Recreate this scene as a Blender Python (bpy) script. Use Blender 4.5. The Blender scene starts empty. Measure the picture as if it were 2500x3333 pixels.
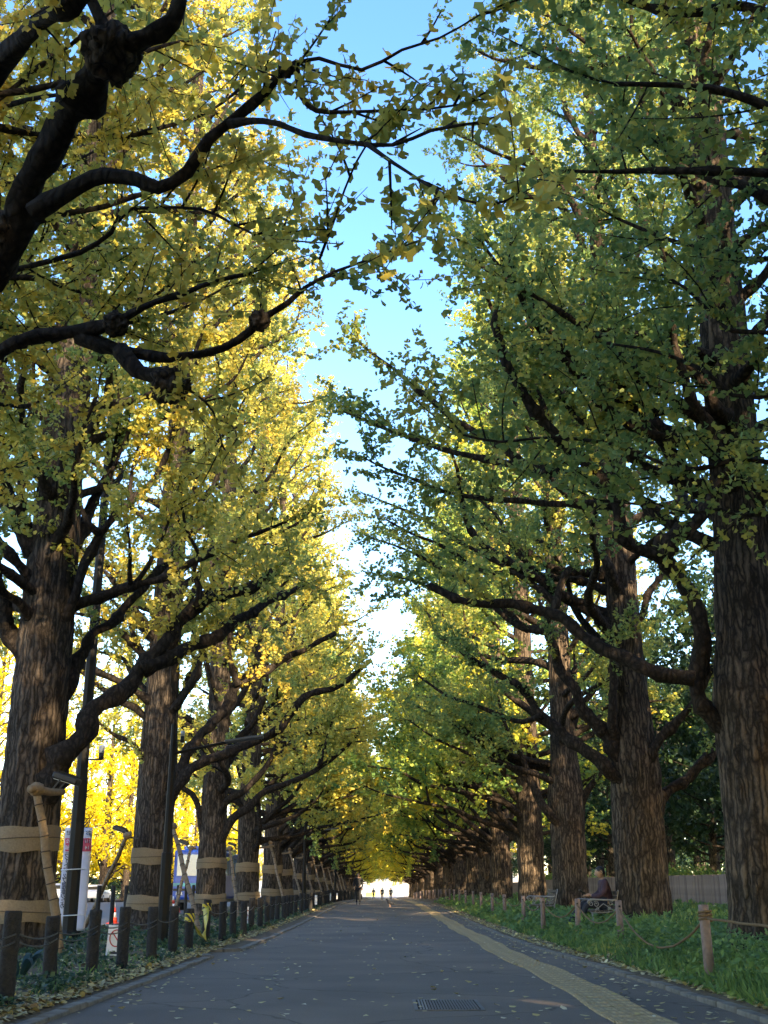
import bpy, bmesh, math, random
import numpy as np
from mathutils import Vector, Matrix, noise

random.seed(11)
RNG = np.random.default_rng(11)
scene = bpy.context.scene
COL = scene.collection

# ------------------------------------------------------------------ camera
PITCH = math.radians(18.5)
CAM_H = 0.95
cam_data = bpy.data.cameras.new('camera')
cam_data.sensor_fit = 'VERTICAL'
cam_data.sensor_height = 36.0
cam_data.lens = 36.0 * 3700.0 / 3333.0
cam_data.clip_start = 0.05
cam_data.clip_end = 3000.0
cam = bpy.data.objects.new('camera', cam_data)
COL.objects.link(cam)
cam.location = (0, 0, CAM_H)
cam.rotation_euler = (math.pi / 2 + PITCH, 0, 0)
scene.camera = cam

# ------------------------------------------------------------------ sky, sun, exposure
SUN_EL = math.radians(22.0)
SUN_AZ = math.radians(26.0)          # to the right of straight behind the camera
to_sun = Vector((math.sin(SUN_AZ) * math.cos(SUN_EL), -math.cos(SUN_AZ) * math.cos(SUN_EL), math.sin(SUN_EL)))
world = bpy.data.worlds.new('World')
scene.world = world
world.use_nodes = True
wn = world.node_tree
wn.nodes.clear()
w_out = wn.nodes.new('ShaderNodeOutputWorld')
w_bg = wn.nodes.new('ShaderNodeBackground')
w_sky = wn.nodes.new('ShaderNodeTexSky')
w_sky.sky_type = 'NISHITA'
w_sky.sun_disc = False
w_sky.sun_elevation = SUN_EL
w_sky.sun_rotation = math.pi - SUN_AZ
w_sky.air_density = 1.0
w_sky.dust_density = 0.5
w_sky.ozone_density = 3.0
w_hsv = wn.nodes.new('ShaderNodeHueSaturation')
w_hsv.inputs['Saturation'].default_value = 1.27
w_hsv.inputs['Hue'].default_value = 0.513
wn.links.new(w_sky.outputs[0], w_hsv.inputs['Color'])
wn.links.new(w_hsv.outputs[0], w_bg.inputs[0])
w_bg.inputs[1].default_value = 0.125
wn.links.new(w_bg.outputs[0], w_out.inputs[0])

sun_data = bpy.data.lights.new('sun', 'SUN')
sun_data.energy = 2.3
sun_data.angle = math.radians(0.53)
sun_data.color = (1.0, 0.90, 0.76)
sun = bpy.data.objects.new('sun', sun_data)
COL.objects.link(sun)
sun.rotation_euler = to_sun.to_track_quat('Z', 'Y').to_euler()
sun.location = (20, -60, 60)

scene.view_settings.view_transform = 'Standard'
scene.view_settings.look = 'None'
scene.view_settings.exposure = 2.88
scene.view_settings.gamma = 1.0
scene.view_settings.use_white_balance = True      # the phone's white balance for open shade
scene.view_settings.white_balance_temperature = 9300
scene.view_settings.use_curve_mapping = False
scene.render.engine = 'CYCLES'
cy = scene.cycles
cy.max_bounces = 12
cy.diffuse_bounces = 9
cy.glossy_bounces = 2
cy.transmission_bounces = 9
cy.transparent_max_bounces = 8
cy.caustics_reflective = False
cy.caustics_refractive = False
cy.use_denoising = True
cy.sample_clamp_indirect = 0.0

# ------------------------------------------------------------------ measuring helpers
SP, CP = math.sin(PITCH), math.cos(PITCH)
def P(x, y, Y):
    """World point seen at photo position (x, y) of a 1659 x 2212 copy, at distance Y along the path."""
    dx = (x - 829.5) / 2455.2
    dy = (1106.0 - y) / 2455.2
    d = (dx, CP - dy * SP, SP + dy * CP)
    k = Y / d[1]
    return (d[0] * k, Y, CAM_H + d[2] * k)

def G(sx, sy, dz=0.0):
    """Ground point seen at photo position (sx, sy) of the full 2500 x 3333 picture."""
    dx = (sx - 1250.0) / 3700.0; dy = (1666.5 - sy) / 3700.0
    d = (dx, CP - dy * SP, SP + dy * CP)
    k = (CAM_H - dz) / max(1e-4, -d[2])
    for _ in range(12):
        k = (CAM_H - dz - gz(d[1] * k)) / max(1e-4, -d[2])
    return (d[0] * k, d[1] * k, CAM_H + d[2] * k)
def S(sx, sy, Y):
    return P(sx / 1.5069, sy / 1.5069, Y)

def smooth(a, b, x):
    t = min(1.0, max(0.0, (x - a) / (b - a)))
    return t * t * (3 - 2 * t)
def gz(Y):
    """Height of the path along the avenue: a slight rise to a crest, then a fall."""
    return 0.30 * smooth(20, 74, Y) - 0.42 * smooth(88, 190, Y)

# ------------------------------------------------------------------ materials
def new_mat(name):
    m = bpy.data.materials.new(name)
    m.use_nodes = True
    nt = m.node_tree
    nt.nodes.clear()
    out = nt.nodes.new('ShaderNodeOutputMaterial')
    return m, nt, out
def nd(nt, kind, **kw):
    n = nt.nodes.new(kind)
    for k, v in kw.items():
        if k.startswith('_'):
            setattr(n, k[1:], v)
        else:
            n.inputs[k.replace('__', ' ')].default_value = v
    return n
def ramp(nt, stops, interp='LINEAR'):
    r = nt.nodes.new('ShaderNodeValToRGB')
    cr = r.color_ramp
    cr.interpolation = interp
    while len(cr.elements) < len(stops):
        cr.elements.new(0.5)
    for e, (p, c) in zip(cr.elements, stops):
        e.position = p
        e.color = (c[0], c[1], c[2], 1)
    return r

def simple(name, color, rough=0.6, metallic=0.0, spec=0.5, vary=0.15, scale=12.0, bump=0.0, bscale=60.0, emit=None):
    """Principled paint / metal / cloth with mottled colour and optional fine relief."""
    m, nt, out = new_mat(name)
    b = nd(nt, 'ShaderNodeBsdfPrincipled', Roughness=rough, Metallic=metallic)
    b.inputs['Specular IOR Level'].default_value = spec
    tc = nt.nodes.new('ShaderNodeTexCoord')
    n = nd(nt, 'ShaderNodeTexNoise', Scale=scale, Detail=5.0)
    nt.links.new(tc.outputs['Object'], n.inputs['Vector'])
    lo = [max(0, c * (1 - vary)) for c in color]
    hi = [min(1, c * (1 + vary)) for c in color]
    r = ramp(nt, [(0.3, lo), (0.7, hi)])
    nt.links.new(n.outputs[0], r.inputs[0])
    nt.links.new(r.outputs[0], b.inputs['Base Color'])
    if bump > 0:
        n2 = nd(nt, 'ShaderNodeTexNoise', Scale=bscale, Detail=6.0)
        nt.links.new(tc.outputs['Object'], n2.inputs['Vector'])
        bp = nd(nt, 'ShaderNodeBump', Strength=1.0, Distance=bump)
        nt.links.new(n2.outputs[0], bp.inputs['Height'])
        nt.links.new(bp.outputs[0], b.inputs['Normal'])
    nt.links.new(b.outputs[0], out.inputs[0])
    return m

def bark_mat(name, dark, light, furrow=1.0, sz1=0.17, sz2=0.30, sc=15.0, floor=0.0):
    """Fissured bark: upright plates parted by dark cracks, flaky grain on the plates, mossy and pale drifts."""
    m, nt, out = new_mat(name)
    b = nd(nt, 'ShaderNodeBsdfPrincipled', Roughness=0.93)
    b.inputs['Specular IOR Level'].default_value = 0.2
    tc = nt.nodes.new('ShaderNodeTexCoord')
    def mapped(sz):
        mp = nt.nodes.new('ShaderNodeMapping'); mp.inputs['Scale'].default_value = (1, 1, sz)
        nt.links.new(tc.outputs['Object'], mp.inputs['Vector']); return mp
    wob = nd(nt, 'ShaderNodeTexNoise', Scale=5.0, Detail=4.0)
    nt.links.new(tc.outputs['Object'], wob.inputs['Vector'])
    mp = mapped(sz1)
    vm = nt.nodes.new('ShaderNodeVectorMath'); vm.operation = 'MULTIPLY_ADD'; vm.inputs[1].default_value = (.11, .11, .07)
    nt.links.new(wob.outputs['Color'], vm.inputs[0]); nt.links.new(mp.outputs[0], vm.inputs[2])
    cr = nt.nodes.new('ShaderNodeTexVoronoi'); cr.feature = 'DISTANCE_TO_EDGE'; cr.inputs['Scale'].default_value = sc
    nt.links.new(vm.outputs[0], cr.inputs['Vector'])
    crack = ramp(nt, [(0.0, (floor,) * 3), (0.16, (max(0.55, floor + 0.15),) * 3), (0.42, (1, 1, 1))])
    nt.links.new(cr.outputs['Distance'], crack.inputs[0])
    g = nd(nt, 'ShaderNodeTexNoise', Scale=34.0, Detail=7.0, Roughness=0.72)
    mp2 = mapped(sz2); nt.links.new(mp2.outputs[0], g.inputs['Vector'])
    mul = nd(nt, 'ShaderNodeMath', _operation='MULTIPLY')
    nt.links.new(crack.outputs[0], mul.inputs[0]); nt.links.new(g.outputs[0], mul.inputs[1])
    r = ramp(nt, [(0.03, [c * 0.35 for c in dark]), (0.25, dark), (0.55, light), (0.80, [c * 1.25 for c in light])])
    nt.links.new(mul.outputs[0], r.inputs[0])
    n3 = nd(nt, 'ShaderNodeTexNoise', Scale=1.3, Detail=4.0)
    nt.links.new(tc.outputs['Object'], n3.inputs['Vector'])
    mx = nt.nodes.new('ShaderNodeMix'); mx.data_type = 'RGBA'; mx.blend_type = 'MULTIPLY'; mx.inputs[0].default_value = 0.8
    r3 = ramp(nt, [(0.3, (0.66, 0.68, 0.66)), (0.5, (1.0, 0.97, 0.92)), (0.7, (1.2, 1.08, 0.98))])
    nt.links.new(n3.outputs[0], r3.inputs[0])
    nt.links.new(r.outputs[0], mx.inputs[6]); nt.links.new(r3.outputs[0], mx.inputs[7])
    nt.links.new(mx.outputs[2], b.inputs['Base Color'])
    bp = nd(nt, 'ShaderNodeBump', Strength=1.0, Distance=0.03 * furrow)
    nt.links.new(mul.outputs[0], bp.inputs['Height'])
    nt.links.new(bp.outputs[0], b.inputs['Normal'])
    nt.links.new(b.outputs[0], out.inputs[0])
    return m

def leaf_mat(name, stops, transl=0.42, rough=0.5):
    """Thin leaf: coloured by its own ripeness (attribute tint), lets light through."""
    m, nt, out = new_mat(name)
    at = nt.nodes.new('ShaderNodeAttribute')
    at.attribute_name = 'tint'
    r = ramp(nt, stops)
    nt.links.new(at.outputs['Fac'], r.inputs[0])
    b = nd(nt, 'ShaderNodeBsdfPrincipled', Roughness=rough)
    b.inputs['Specular IOR Level'].default_value = 0.35
    t = nt.nodes.new('ShaderNodeBsdfTranslucent')
    nt.links.new(r.outputs[0], b.inputs['Base Color'])
    g = nt.nodes.new('ShaderNodeGamma')
    g.inputs[1].default_value = 0.9
    nt.links.new(r.outputs[0], g.inputs[0])
    nt.links.new(g.outputs[0], t.inputs[0])
    mx = nd(nt, 'ShaderNodeMixShader')
    mx.inputs[0].default_value = transl
    nt.links.new(b.outputs[0], mx.inputs[1])
    nt.links.new(t.outputs[0], mx.inputs[2])
    nt.links.new(mx.outputs[0], out.inputs[0])
    return m

GINKGO = [(0.0, (0.12, 0.24, 0.09)), (0.28, (0.215, 0.33, 0.10)), (0.5, (0.49, 0.475, 0.11)),
          (0.74, (0.73, 0.595, 0.12)), (1.0, (0.76, 0.50, 0.085))]
M_LEAF = leaf_mat('ginkgo_leaf', GINKGO)
M_LEAF_GOLD = leaf_mat('ginkgo_leaf_gold', [(0.0, (0.66, 0.60, 0.05)), (0.5, (0.80, 0.66, 0.04)), (1.0, (0.80, 0.52, 0.03))], 0.45)
M_EVERGREEN = leaf_mat('evergreen_leaf', [(0.0, (0.018, 0.045, 0.018)), (0.6, (0.04, 0.09, 0.03)), (1.0, (0.10, 0.15, 0.04))], 0.25)
M_WEED = leaf_mat('weed_leaf', [(0.0, (0.06, 0.14, 0.055)), (0.5, (0.125, 0.25, 0.075)), (0.85, (0.25, 0.36, 0.09)), (1.0, (0.48, 0.45, 0.13))], 0.35)
M_DARKWEED = leaf_mat('ground_ivy_leaf', [(0.0, (0.02, 0.06, 0.035)), (0.6, (0.045, 0.10, 0.045)), (1.0, (0.16, 0.18, 0.06))], 0.25)
M_LITTER = leaf_mat('fallen_leaf', [(0.0, (0.20, 0.13, 0.06)), (0.4, (0.45, 0.33, 0.12)), (0.75, (0.62, 0.50, 0.20)), (1.0, (0.70, 0.62, 0.42))], 0.1)
M_BARK = bark_mat('ginkgo_bark', (0.060, 0.047, 0.038), (0.150, 0.118, 0.094), 1.2, 0.10, 0.22, 13.0)
M_BARK_R = bark_mat('ginkgo_bark_brown', (0.075, 0.056, 0.042), (0.200, 0.150, 0.110), 1.2, 0.10, 0.22, 13.0)
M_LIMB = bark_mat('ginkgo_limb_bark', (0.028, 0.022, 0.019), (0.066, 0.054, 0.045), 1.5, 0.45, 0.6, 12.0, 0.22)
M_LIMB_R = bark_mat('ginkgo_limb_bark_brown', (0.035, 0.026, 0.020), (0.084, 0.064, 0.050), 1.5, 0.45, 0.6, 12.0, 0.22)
M_BARK_F = bark_mat('evergreen_bark', (0.05, 0.045, 0.035), (0.12, 0.11, 0.085))

# ------------------------------------------------------------------ mesh helpers
class Acc:
    """Collects tubes, boxes and faces, then links them as one mesh object."""
    def __init__(s):
        s.v = []; s.f = []; s.n = 0; s.att = None
    def add(s, verts, faces):
        base = s.n
        s.v.append(np.asarray(verts, dtype=np.float64).reshape(-1, 3))
        s.n += len(s.v[-1])
        for fc in faces:
            s.f.append(tuple(i + base for i in fc))
    def addq(s, verts, quads):
        base = s.n
        s.v.append(verts); s.n += len(verts)
        s.f.extend(map(tuple, (quads + base).tolist()))
    def tube(s, pts, rad, seg=8, caps=True, lump=0.0):
        pts = np.asarray(pts, float); n = len(pts)
        rad = np.broadcast_to(np.asarray(rad, float), (n,))
        T = np.gradient(pts, axis=0)
        T /= np.linalg.norm(T, axis=1)[:, None] + 1e-12
        ref = np.array((0, 0, 1.0)) if abs(T[0, 2]) < 0.8 else np.array((1.0, 0, 0))
        S = np.cross(T[0], ref); S /= np.linalg.norm(S)
        ang = np.linspace(0, 2 * math.pi, seg, endpoint=False)
        ca, sa = np.cos(ang), np.sin(ang)
        V = np.empty((n, seg, 3))
        for i in range(n):
            S = S - T[i] * S.dot(T[i])
            S /= np.linalg.norm(S) + 1e-12
            U = np.cross(T[i], S)
            if lump > 0:
                o = ca[:, None] * S + sa[:, None] * U
                k = np.array([1 + lump * (noise.noise(Vector(pts[i] * 3.1 + q * 0.9)) + 0.7 * noise.noise(Vector(pts[i] * 9.0 + q * 1.6))) for q in o])
                V[i] = pts[i] + (rad[i] * k)[:, None] * o
            else:
                V[i] = pts[i] + rad[i] * (ca[:, None] * S + sa[:, None] * U)
        s.grid(V, caps)
    def grid(s, V, caps=True):
        """Closed-around rings of vertices (n, seg, 3)."""
        n, seg = V.shape[:2]
        i = np.arange(n - 1)[:, None] * seg
        j = np.arange(seg)[None, :]
        k = (j + 1) % seg
        q = np.stack([i + j, i + k, i + seg + k, i + seg + j], -1).reshape(-1, 4)
        base = s.n
        s.addq(V.reshape(-1, 3), q)
        if caps:
            s.f.append(tuple(base + x for x in reversed(range(seg))))
            s.f.append(tuple(base + (n - 1) * seg + x for x in range(seg)))
    def box(s, c, size, rot=None):
        hx, hy, hz = [d / 2 for d in size]
        vs = [Vector((x, y, z)) for x in (-hx, hx) for y in (-hy, hy) for z in (-hz, hz)]
        if rot is not None:
            vs = [rot @ v for v in vs]
        vs = [tuple(v + Vector(c)) for v in vs]
        s.add(vs, [(0, 1, 3, 2), (4, 6, 7, 5), (0, 4, 5, 1), (2, 3, 7, 6), (0, 2, 6, 4), (1, 5, 7, 3)])
    def bar(s, a, b, w, h):
        a = Vector(a); b = Vector(b); d = b - a
        q = d.to_track_quat('Y', 'Z').to_matrix()
        s.box((a + b) / 2, (w, d.length, h), q)
    def mesh(s, name, mats, smooth=True):
        me = bpy.data.meshes.new(name)
        V = np.concatenate(s.v) if s.v else np.zeros((0, 3))
        me.from_pydata(V, [], s.f)
        for m in (mats if isinstance(mats, (list, tuple)) else [mats]):
            me.materials.append(m)
        if smooth:
            me.polygons.foreach_set('use_smooth', np.ones(len(me.polygons), bool))
        me.update()
        return me
    def build(s, name, mats, parent=None, smooth=True):
        return link(name, s.mesh(name, mats, smooth), parent)

def link(name, data, parent=None):
    o = bpy.data.objects.new(name, data)
    COL.objects.link(o)
    if parent is not None:
        o.parent = parent
    return o
def tag(o, label=None, cat=None, group=None, kind=None):
    if label: o['label'] = label
    if cat: o['category'] = cat
    if group: o['group'] = group
    if kind: o['kind'] = kind
    return o
def empty(name, loc=(0, 0, 0), rz=0.0):
    o = bpy.data.objects.new(name, None)
    o.empty_display_size = 0.3
    COL.objects.link(o)
    o.location = loc
    o.rotation_euler = (0, 0, rz)
    return o
def copy_tree(root):
    c = root.copy(); COL.objects.link(c)
    for ch in root.children:
        d = ch.copy(); COL.objects.link(d); d.parent = c
        for g in ch.children:
            e = g.copy(); COL.objects.link(e); e.parent = d
    return c
def bevel(o, w=0.01, seg=2):
    m = o.modifiers.new('bevel', 'BEVEL'); m.width = w; m.segments = seg; m.limit_method = 'ANGLE'
    return o

# leaf outlines, unit blade length, x across, y along, z cupped
LEAF_NEAR = np.array([(.02, -.75, 0), (.04, 0, 0), (.80, .50, .18), (.45, .97, .07), (0, .82, -.05), (-.45, .97, .07), (-.80, .50, .18), (-.04, 0, 0), (-.02, -.75, 0)], float)
LEAF_MID = np.array([(0.0, -.1, 0), (.78, .48, .16), (.45, .98, .05), (-.45, .98, .05), (-.78, .48, .16)], float)
LEAF_FAR = np.array([(0.0, 0, 0), (.78, .66, .10), (0, 1.0, -.04), (-.78, .66, .10)], float)
LEAF_OVAL = np.array([(0.0, 0, 0), (.36, .45, .10), (0, 1.0, 0), (-.36, .45, .10)], float)
LEAF_BLADE = np.array([(-.05, 0, 0), (.05, 0, 0), (.035, .6, .03), (0, 1.0, .14), (-.035, .6, .03)], float)

def leaves_mesh(name, base, along, normal, size, tint, tmpl, mat):
    n = len(base); k = len(tmpl)
    tmpl = tmpl * np.array((1.0, 1.0, 1.0))
    along = along / (np.linalg.norm(along, axis=1)[:, None] + 1e-9)
    side = np.cross(along, normal); side /= np.linalg.norm(side, axis=1)[:, None] + 1e-9
    nor = np.cross(side, along)
    V = (base[:, None, :] + size[:, None, None] * (tmpl[None, :, 0:1] * side[:, None, :] + tmpl[None, :, 1:2] * along[:, None, :]
                                                  + tmpl[None, :, 2:3] * nor[:, None, :]))
    me = bpy.data.meshes.new(name)
    me.vertices.add(n * k); me.loops.add(n * k); me.polygons.add(n)
    me.vertices.foreach_set('co', V.astype(np.float32).ravel())
    me.loops.foreach_set('vertex_index', np.arange(n * k, dtype=np.int32))
    me.polygons.foreach_set('loop_start', np.arange(0, n * k, k, dtype=np.int32))
    me.polygons.foreach_set('loop_total', np.full(n, k, dtype=np.int32))
    a = me.attributes.new('tint', 'FLOAT', 'FACE')
    a.data.foreach_set('value', np.clip(tint, 0, 1).astype(np.float32))
    me.materials.append(mat)
    me.update(calc_edges=True)
    return me

def rand_unit(n):
    v = RNG.normal(size=(n, 3))
    return v / np.linalg.norm(v, axis=1)[:, None]

def spline(pts, step):
    """Catmull-Rom through the points, resampled about every step metres. pts rows may carry extra columns (radius)."""
    p = np.asarray(pts, float)
    q = np.vstack([2 * p[0] - p[1], p, 2 * p[-1] - p[-2]])
    out = []
    for i in range(1, len(q) - 2):
        L = np.linalg.norm(q[i + 1, :3] - q[i, :3])
        m = max(2, int(L / step))
        t = np.linspace(0, 1, m, endpoint=False)[:, None]
        out.append(0.5 * (2 * q[i] + (q[i + 1] - q[i - 1]) * t + (2 * q[i - 1] - 5 * q[i] + 4 * q[i + 1] - q[i + 2]) * t ** 2
                          + (3 * q[i] - q[i - 1] - 3 * q[i + 1] + q[i + 2]) * t ** 3))
    out.append(p[-1:])
    return np.vstack(out)

# ------------------------------------------------------------------ trees
class Tree:
    def __init__(s, root, seed, side, bias, noise_seed=0.0):
        s.root = np.array(root, float)      # base of the trunk
        s.rng = np.random.default_rng(seed)
        s.side = side                       # +1: the path lies towards +x, -1: towards -x
        s.mix = 1.0 if side > 0 else 0.75
        s.bias = bias                       # ripeness of the leaves, 0 green .. 1 gold
        s.limbs = []; s.subs = []; s.twigs = []; s.profile = None; s.ns = noise_seed

    def axis(s, z):
        zz = [p[0] for p in s.profile]
        return (np.interp(z, zz, [p[2] for p in s.profile]), np.interp(z, zz, [p[3] for p in s.profile]))
    def radius(s, z):
        return np.interp(z, [p[0] for p in s.profile], [p[1] for p in s.profile])

    def hull(s, z, a):
        r = float(s.radius(z)); c, sn = math.cos(a), math.sin(a)
        return r * (1 + 0.35 * math.exp(-max(0, z) / 0.28)) * (1 + 0.07 * noise.noise(Vector((c * 1.1, sn * 1.1, z * 0.55 + s.ns * 3))))

    def hand(s, way, r0, r1, leafy=(0.25, 1.0), knobs=0.14, world=True, dens=1.0, sl=1.0):
        """A limb through measured points."""
        p = np.array(way, float)
        if world:
            p = p - s.root
        q = spline(p, 0.16)
        n = len(q)
        t = np.linspace(0, 1, n)
        rad = r0 + (r1 - r0) * t ** 0.85
        w = np.array([[noise.noise(Vector((i * 0.35 + s.ns, k * 9.1, len(s.limbs) * 3.7))) for k in range(4)] for i in range(n)])
        q += w[:, :3] * (0.35 * rad)[:, None] * np.minimum(1, t * 6)[:, None]
        rad = rad * (1 + knobs * 1.8 * w[:, 3]) * (1 + 0.3 * np.exp(-t * n * 0.16 / 0.3))
        s.limbs.append((q, rad, leafy, dens, sl))
        return q

    def limb(s, z, az, elev, length, r0, up=0.35, leafy=(0.3, 1.0), dens=1.0):
        rng = s.rng
        ax, ay = s.axis(z)
        p = np.array((ax, ay, z))
        d = np.array((math.cos(az) * math.cos(elev), math.sin(az) * math.cos(elev), math.sin(elev)))
        step = 0.25
        n = max(4, int(length / step))
        pts = [p.copy()]
        bend = rng.normal(size=3) * 0.10
        for i in range(n):
            if i % 4 == 0:
                bend = rng.normal(size=3) * 0.17
            d = d + bend * 0.5 + np.array((0, 0, up * step * 0.35))
            d[2] = max(d[2], 0.12)
            d /= np.linalg.norm(d)
            p = p + d * step
            pts.append(p.copy())
        q = np.array(pts)
        t = np.linspace(0, 1, len(q))
        rad = r0 * (1 - 0.82 * t) * (1 + 0.10 * rng.normal(size=len(q))) * (1 + 0.5 * np.exp(-t * length / 0.25))
        s.limbs.append((q, rad, leafy, dens, 1.0))
        return q

    def fork(s, q, frac, d, length, r0, leafy=(0.2, 1.0), up=0.3, dens=1.0):
        """A side limb leaving limb points q at a fraction of its length."""
        rng = s.rng
        i = int(frac * (len(q) - 1))
        p = q[i].copy(); d = np.array(d, float); d /= np.linalg.norm(d)
        pts = [p.copy()]; step = 0.22; bend = rng.normal(size=3) * 0.1
        for k in range(max(3, int(length / step))):
            if k % 3 == 0:
                bend = rng.normal(size=3) * 0.2
            d = d + bend * 0.5 + np.array((0, 0, up * step * 0.4)); d /= np.linalg.norm(d)
            p = p + d * step; pts.append(p.copy())
        qq = np.array(pts); t = np.linspace(0, 1, len(qq))
        s.limbs.append((qq, r0 * (1 - 0.8 * t), leafy, dens, 1.0))

    def grow(s, spacing=0.30, sub_len=(0.6, 1.5), twig_gap=0.26, twig_len=(0.25, 0.6), keep=None):
        rng = s.rng
        for q, rad, (a, b), dens, sl in s.limbs:
            seg = np.linalg.norm(np.diff(q, axis=0), axis=1)
            cum = np.concatenate([[0], np.cumsum(seg)])
            L = cum[-1]
            t = a * L + spacing * rng.random()
            while t < b * L + 1e-6:
                f = t / L
                pos = np.array([np.interp(t, cum, q[:, k]) for k in range(3)])
                i = min(len(q) - 2, np.searchsorted(cum, t, side='right') - 1)
                tan = q[i + 1] - q[i]; tan /= np.linalg.norm(tan) + 1e-9
                r = rng.normal(size=3); r -= tan * r.dot(tan); r /= np.linalg.norm(r) + 1e-9
                d = tan * rng.uniform(0.1, 0.9) + r + np.array((0, 0, rng.uniform(-0.05, 0.9)))
                d /= np.linalg.norm(d)
                ln = rng.uniform(*sub_len) * (1.15 - 0.45 * f) * sl
                s.sub(pos, d, ln, twig_gap, twig_len, 0.011)
                t += spacing * rng.uniform(0.5, 1.5) / dens
            for k in range(2 if a < 0.96 else 0):
                tan = q[-1] - q[-2]; tan /= np.linalg.norm(tan)
                s.sub(q[-1], tan + rng.normal(size=3) * 0.35, rng.uniform(*sub_len) * 0.8 * sl, twig_gap, twig_len, 0.010)

    def sub(s, pos, d, ln, twig_gap, twig_len, r):
        rng = s.rng
        d = np.asarray(d, float); d = d / np.linalg.norm(d)
        n = max(3, int(ln / 0.16))
        pts = [pos]; p = pos; b = rng.normal(size=3) * 0.14
        for i in range(n):
            if i == n // 2:
                b = rng.normal(size=3) * 0.16
            d = d + b * 0.6 + np.array((0, 0, 0.015)); d = d / np.linalg.norm(d)
            p = p + d * (ln / n); pts.append(p)
        q = np.array(pts)
        tone = s.bias + s.mix * 0.34 * noise.noise(Vector((q[-1] + s.root) * 0.45 + s.ns)) + s.mix * 0.30 * noise.noise(Vector((q[-1] + s.root) * 1.3)) + rng.normal() * 0.05
        s.subs.append((q, r, tone))
        m = int(ln / twig_gap)
        for k in range(m):
            f = (k + rng.uniform(0.2, 0.9)) / max(1, m)
            i = min(n - 1, int(f * n))
            pp = q[i] + (q[i + 1] - q[i]) * rng.random()
            tan = q[i + 1] - q[i]; tan /= np.linalg.norm(tan) + 1e-9
            e = rng.normal(size=3); e -= tan * e.dot(tan); e /= np.linalg.norm(e) + 1e-9
            e = e + tan * 0.5 + np.array((0, 0, 0.15)); e /= np.linalg.norm(e)
            l2 = rng.uniform(*twig_len)
            s.twigs.append((np.array([pp, pp + e * l2 * 0.5 + rng.normal(size=3) * 0.03, pp + e * l2 + rng.normal(size=3) * 0.05]), 0.005, tone))

    def wood(s, bark, tseg=40, zstep=0.09, limb_seg=9, sub_seg=3, twig_seg=0, furrow=0.075, top=29.0, lump=0.0, limb_bark=None):
        acc = Acc()
        zz = []
        z = -0.15
        while z < top:
            zz.append(z); z += zstep * (1 if z < 9 else 3)
        zz = np.array(zz)
        ang = np.linspace(0, 2 * math.pi, tseg, endpoint=False)
        V = np.empty((len(zz), tseg, 3))
        for i, z in enumerate(zz):
            r = float(s.radius(z)); ax, ay = s.axis(z)
            flare = 1 + 0.35 * math.exp(-max(0, z) / 0.28)
            for j, a in enumerate(ang):
                c, sn = math.cos(a), math.sin(a)
                big = noise.noise(Vector((c * 1.1, sn * 1.1, z * 0.55 + s.ns * 3)))
                w = noise.noise(Vector((c * 4.2, sn * 4.2, z * 0.9 + s.ns))) * 0.4
                f1 = abs(noise.noise(Vector((c * 5.5 + w, sn * 5.5 + w, z * 0.85 + s.ns))))
                f2 = abs(noise.noise(Vector((c * 11 + w, sn * 11, z * 2.3 + s.ns))))
                rr = r * flare * (1 + 0.07 * big) - furrow * r * 2.0 * (0.6 - min(0.6, 1.8 * f1)) - furrow * r * 0.9 * (0.5 - min(0.5, 1.6 * f2))
                if flare > 1.03:
                    rr *= 1 + 0.22 * (flare - 1) * math.sin(a * 5 + s.ns)
                V[i, j] = (ax + rr * c, ay + rr * sn, z)
        acc.grid(V)
        n_trunk = len(acc.f)
        for q, rad, lf, dn, sl in s.limbs:
            if lump > 0 and rad[0] > 0.085:
                L = np.concatenate([[0], np.cumsum(np.linalg.norm(np.diff(q, axis=0), axis=1))])
                m = max(len(q), int(L[-1] / 0.10)); u = np.linspace(0, L[-1], m)
                q2 = np.stack([np.interp(u, L, q[:, k]) for k in range(3)], -1); r2 = np.interp(u, L, rad)
                if m > 8:      # soften the corners of the resampled line, then let it wander
                    for _ in range(2): q2[1:-1] = (q2[:-2] + 2 * q2[1:-1] + q2[2:]) / 4
                x = s.rng.uniform(0.2, 0.6)
                while x < L[-1]:
                    w = s.rng.uniform(0.05, 0.11); r2 = r2 * (1 + s.rng.uniform(0.12, 0.55) * np.exp(-((u - x) / w) ** 2)); x += s.rng.uniform(0.3, 0.9)
                wd = np.array([[noise.noise(Vector((v * 1.9, j * 7.7, x))) for j in range(3)] for v in u])
                q2 = q2 + wd * (0.45 * r2 + 0.012)[:, None] * np.minimum(1, u * 3)[:, None]
                acc.tube(q2, r2, limb_seg, True, lump)
            elif lump > 0 and rad[0] <= 0.085 and sl < 1.0:
                acc.tube(q, rad, 7, True, lump * 0.8)
            else:
                acc.tube(q, rad, min(limb_seg, 7))
        if sub_seg:
            for q, r, t in s.subs:
                acc.tube(q, np.linspace(r, r * 0.4, len(q)), sub_seg, False)
        if twig_seg:
            for q, r, t in s.twigs:
                acc.tube(q, np.linspace(r, r * 0.5, len(q)), twig_seg, False)
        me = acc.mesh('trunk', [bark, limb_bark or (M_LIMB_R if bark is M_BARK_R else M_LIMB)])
        mi = np.ones(len(me.polygons), np.int32); mi[:n_trunk] = 0
        me.polygons.foreach_set('material_index', mi)
        return me

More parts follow.
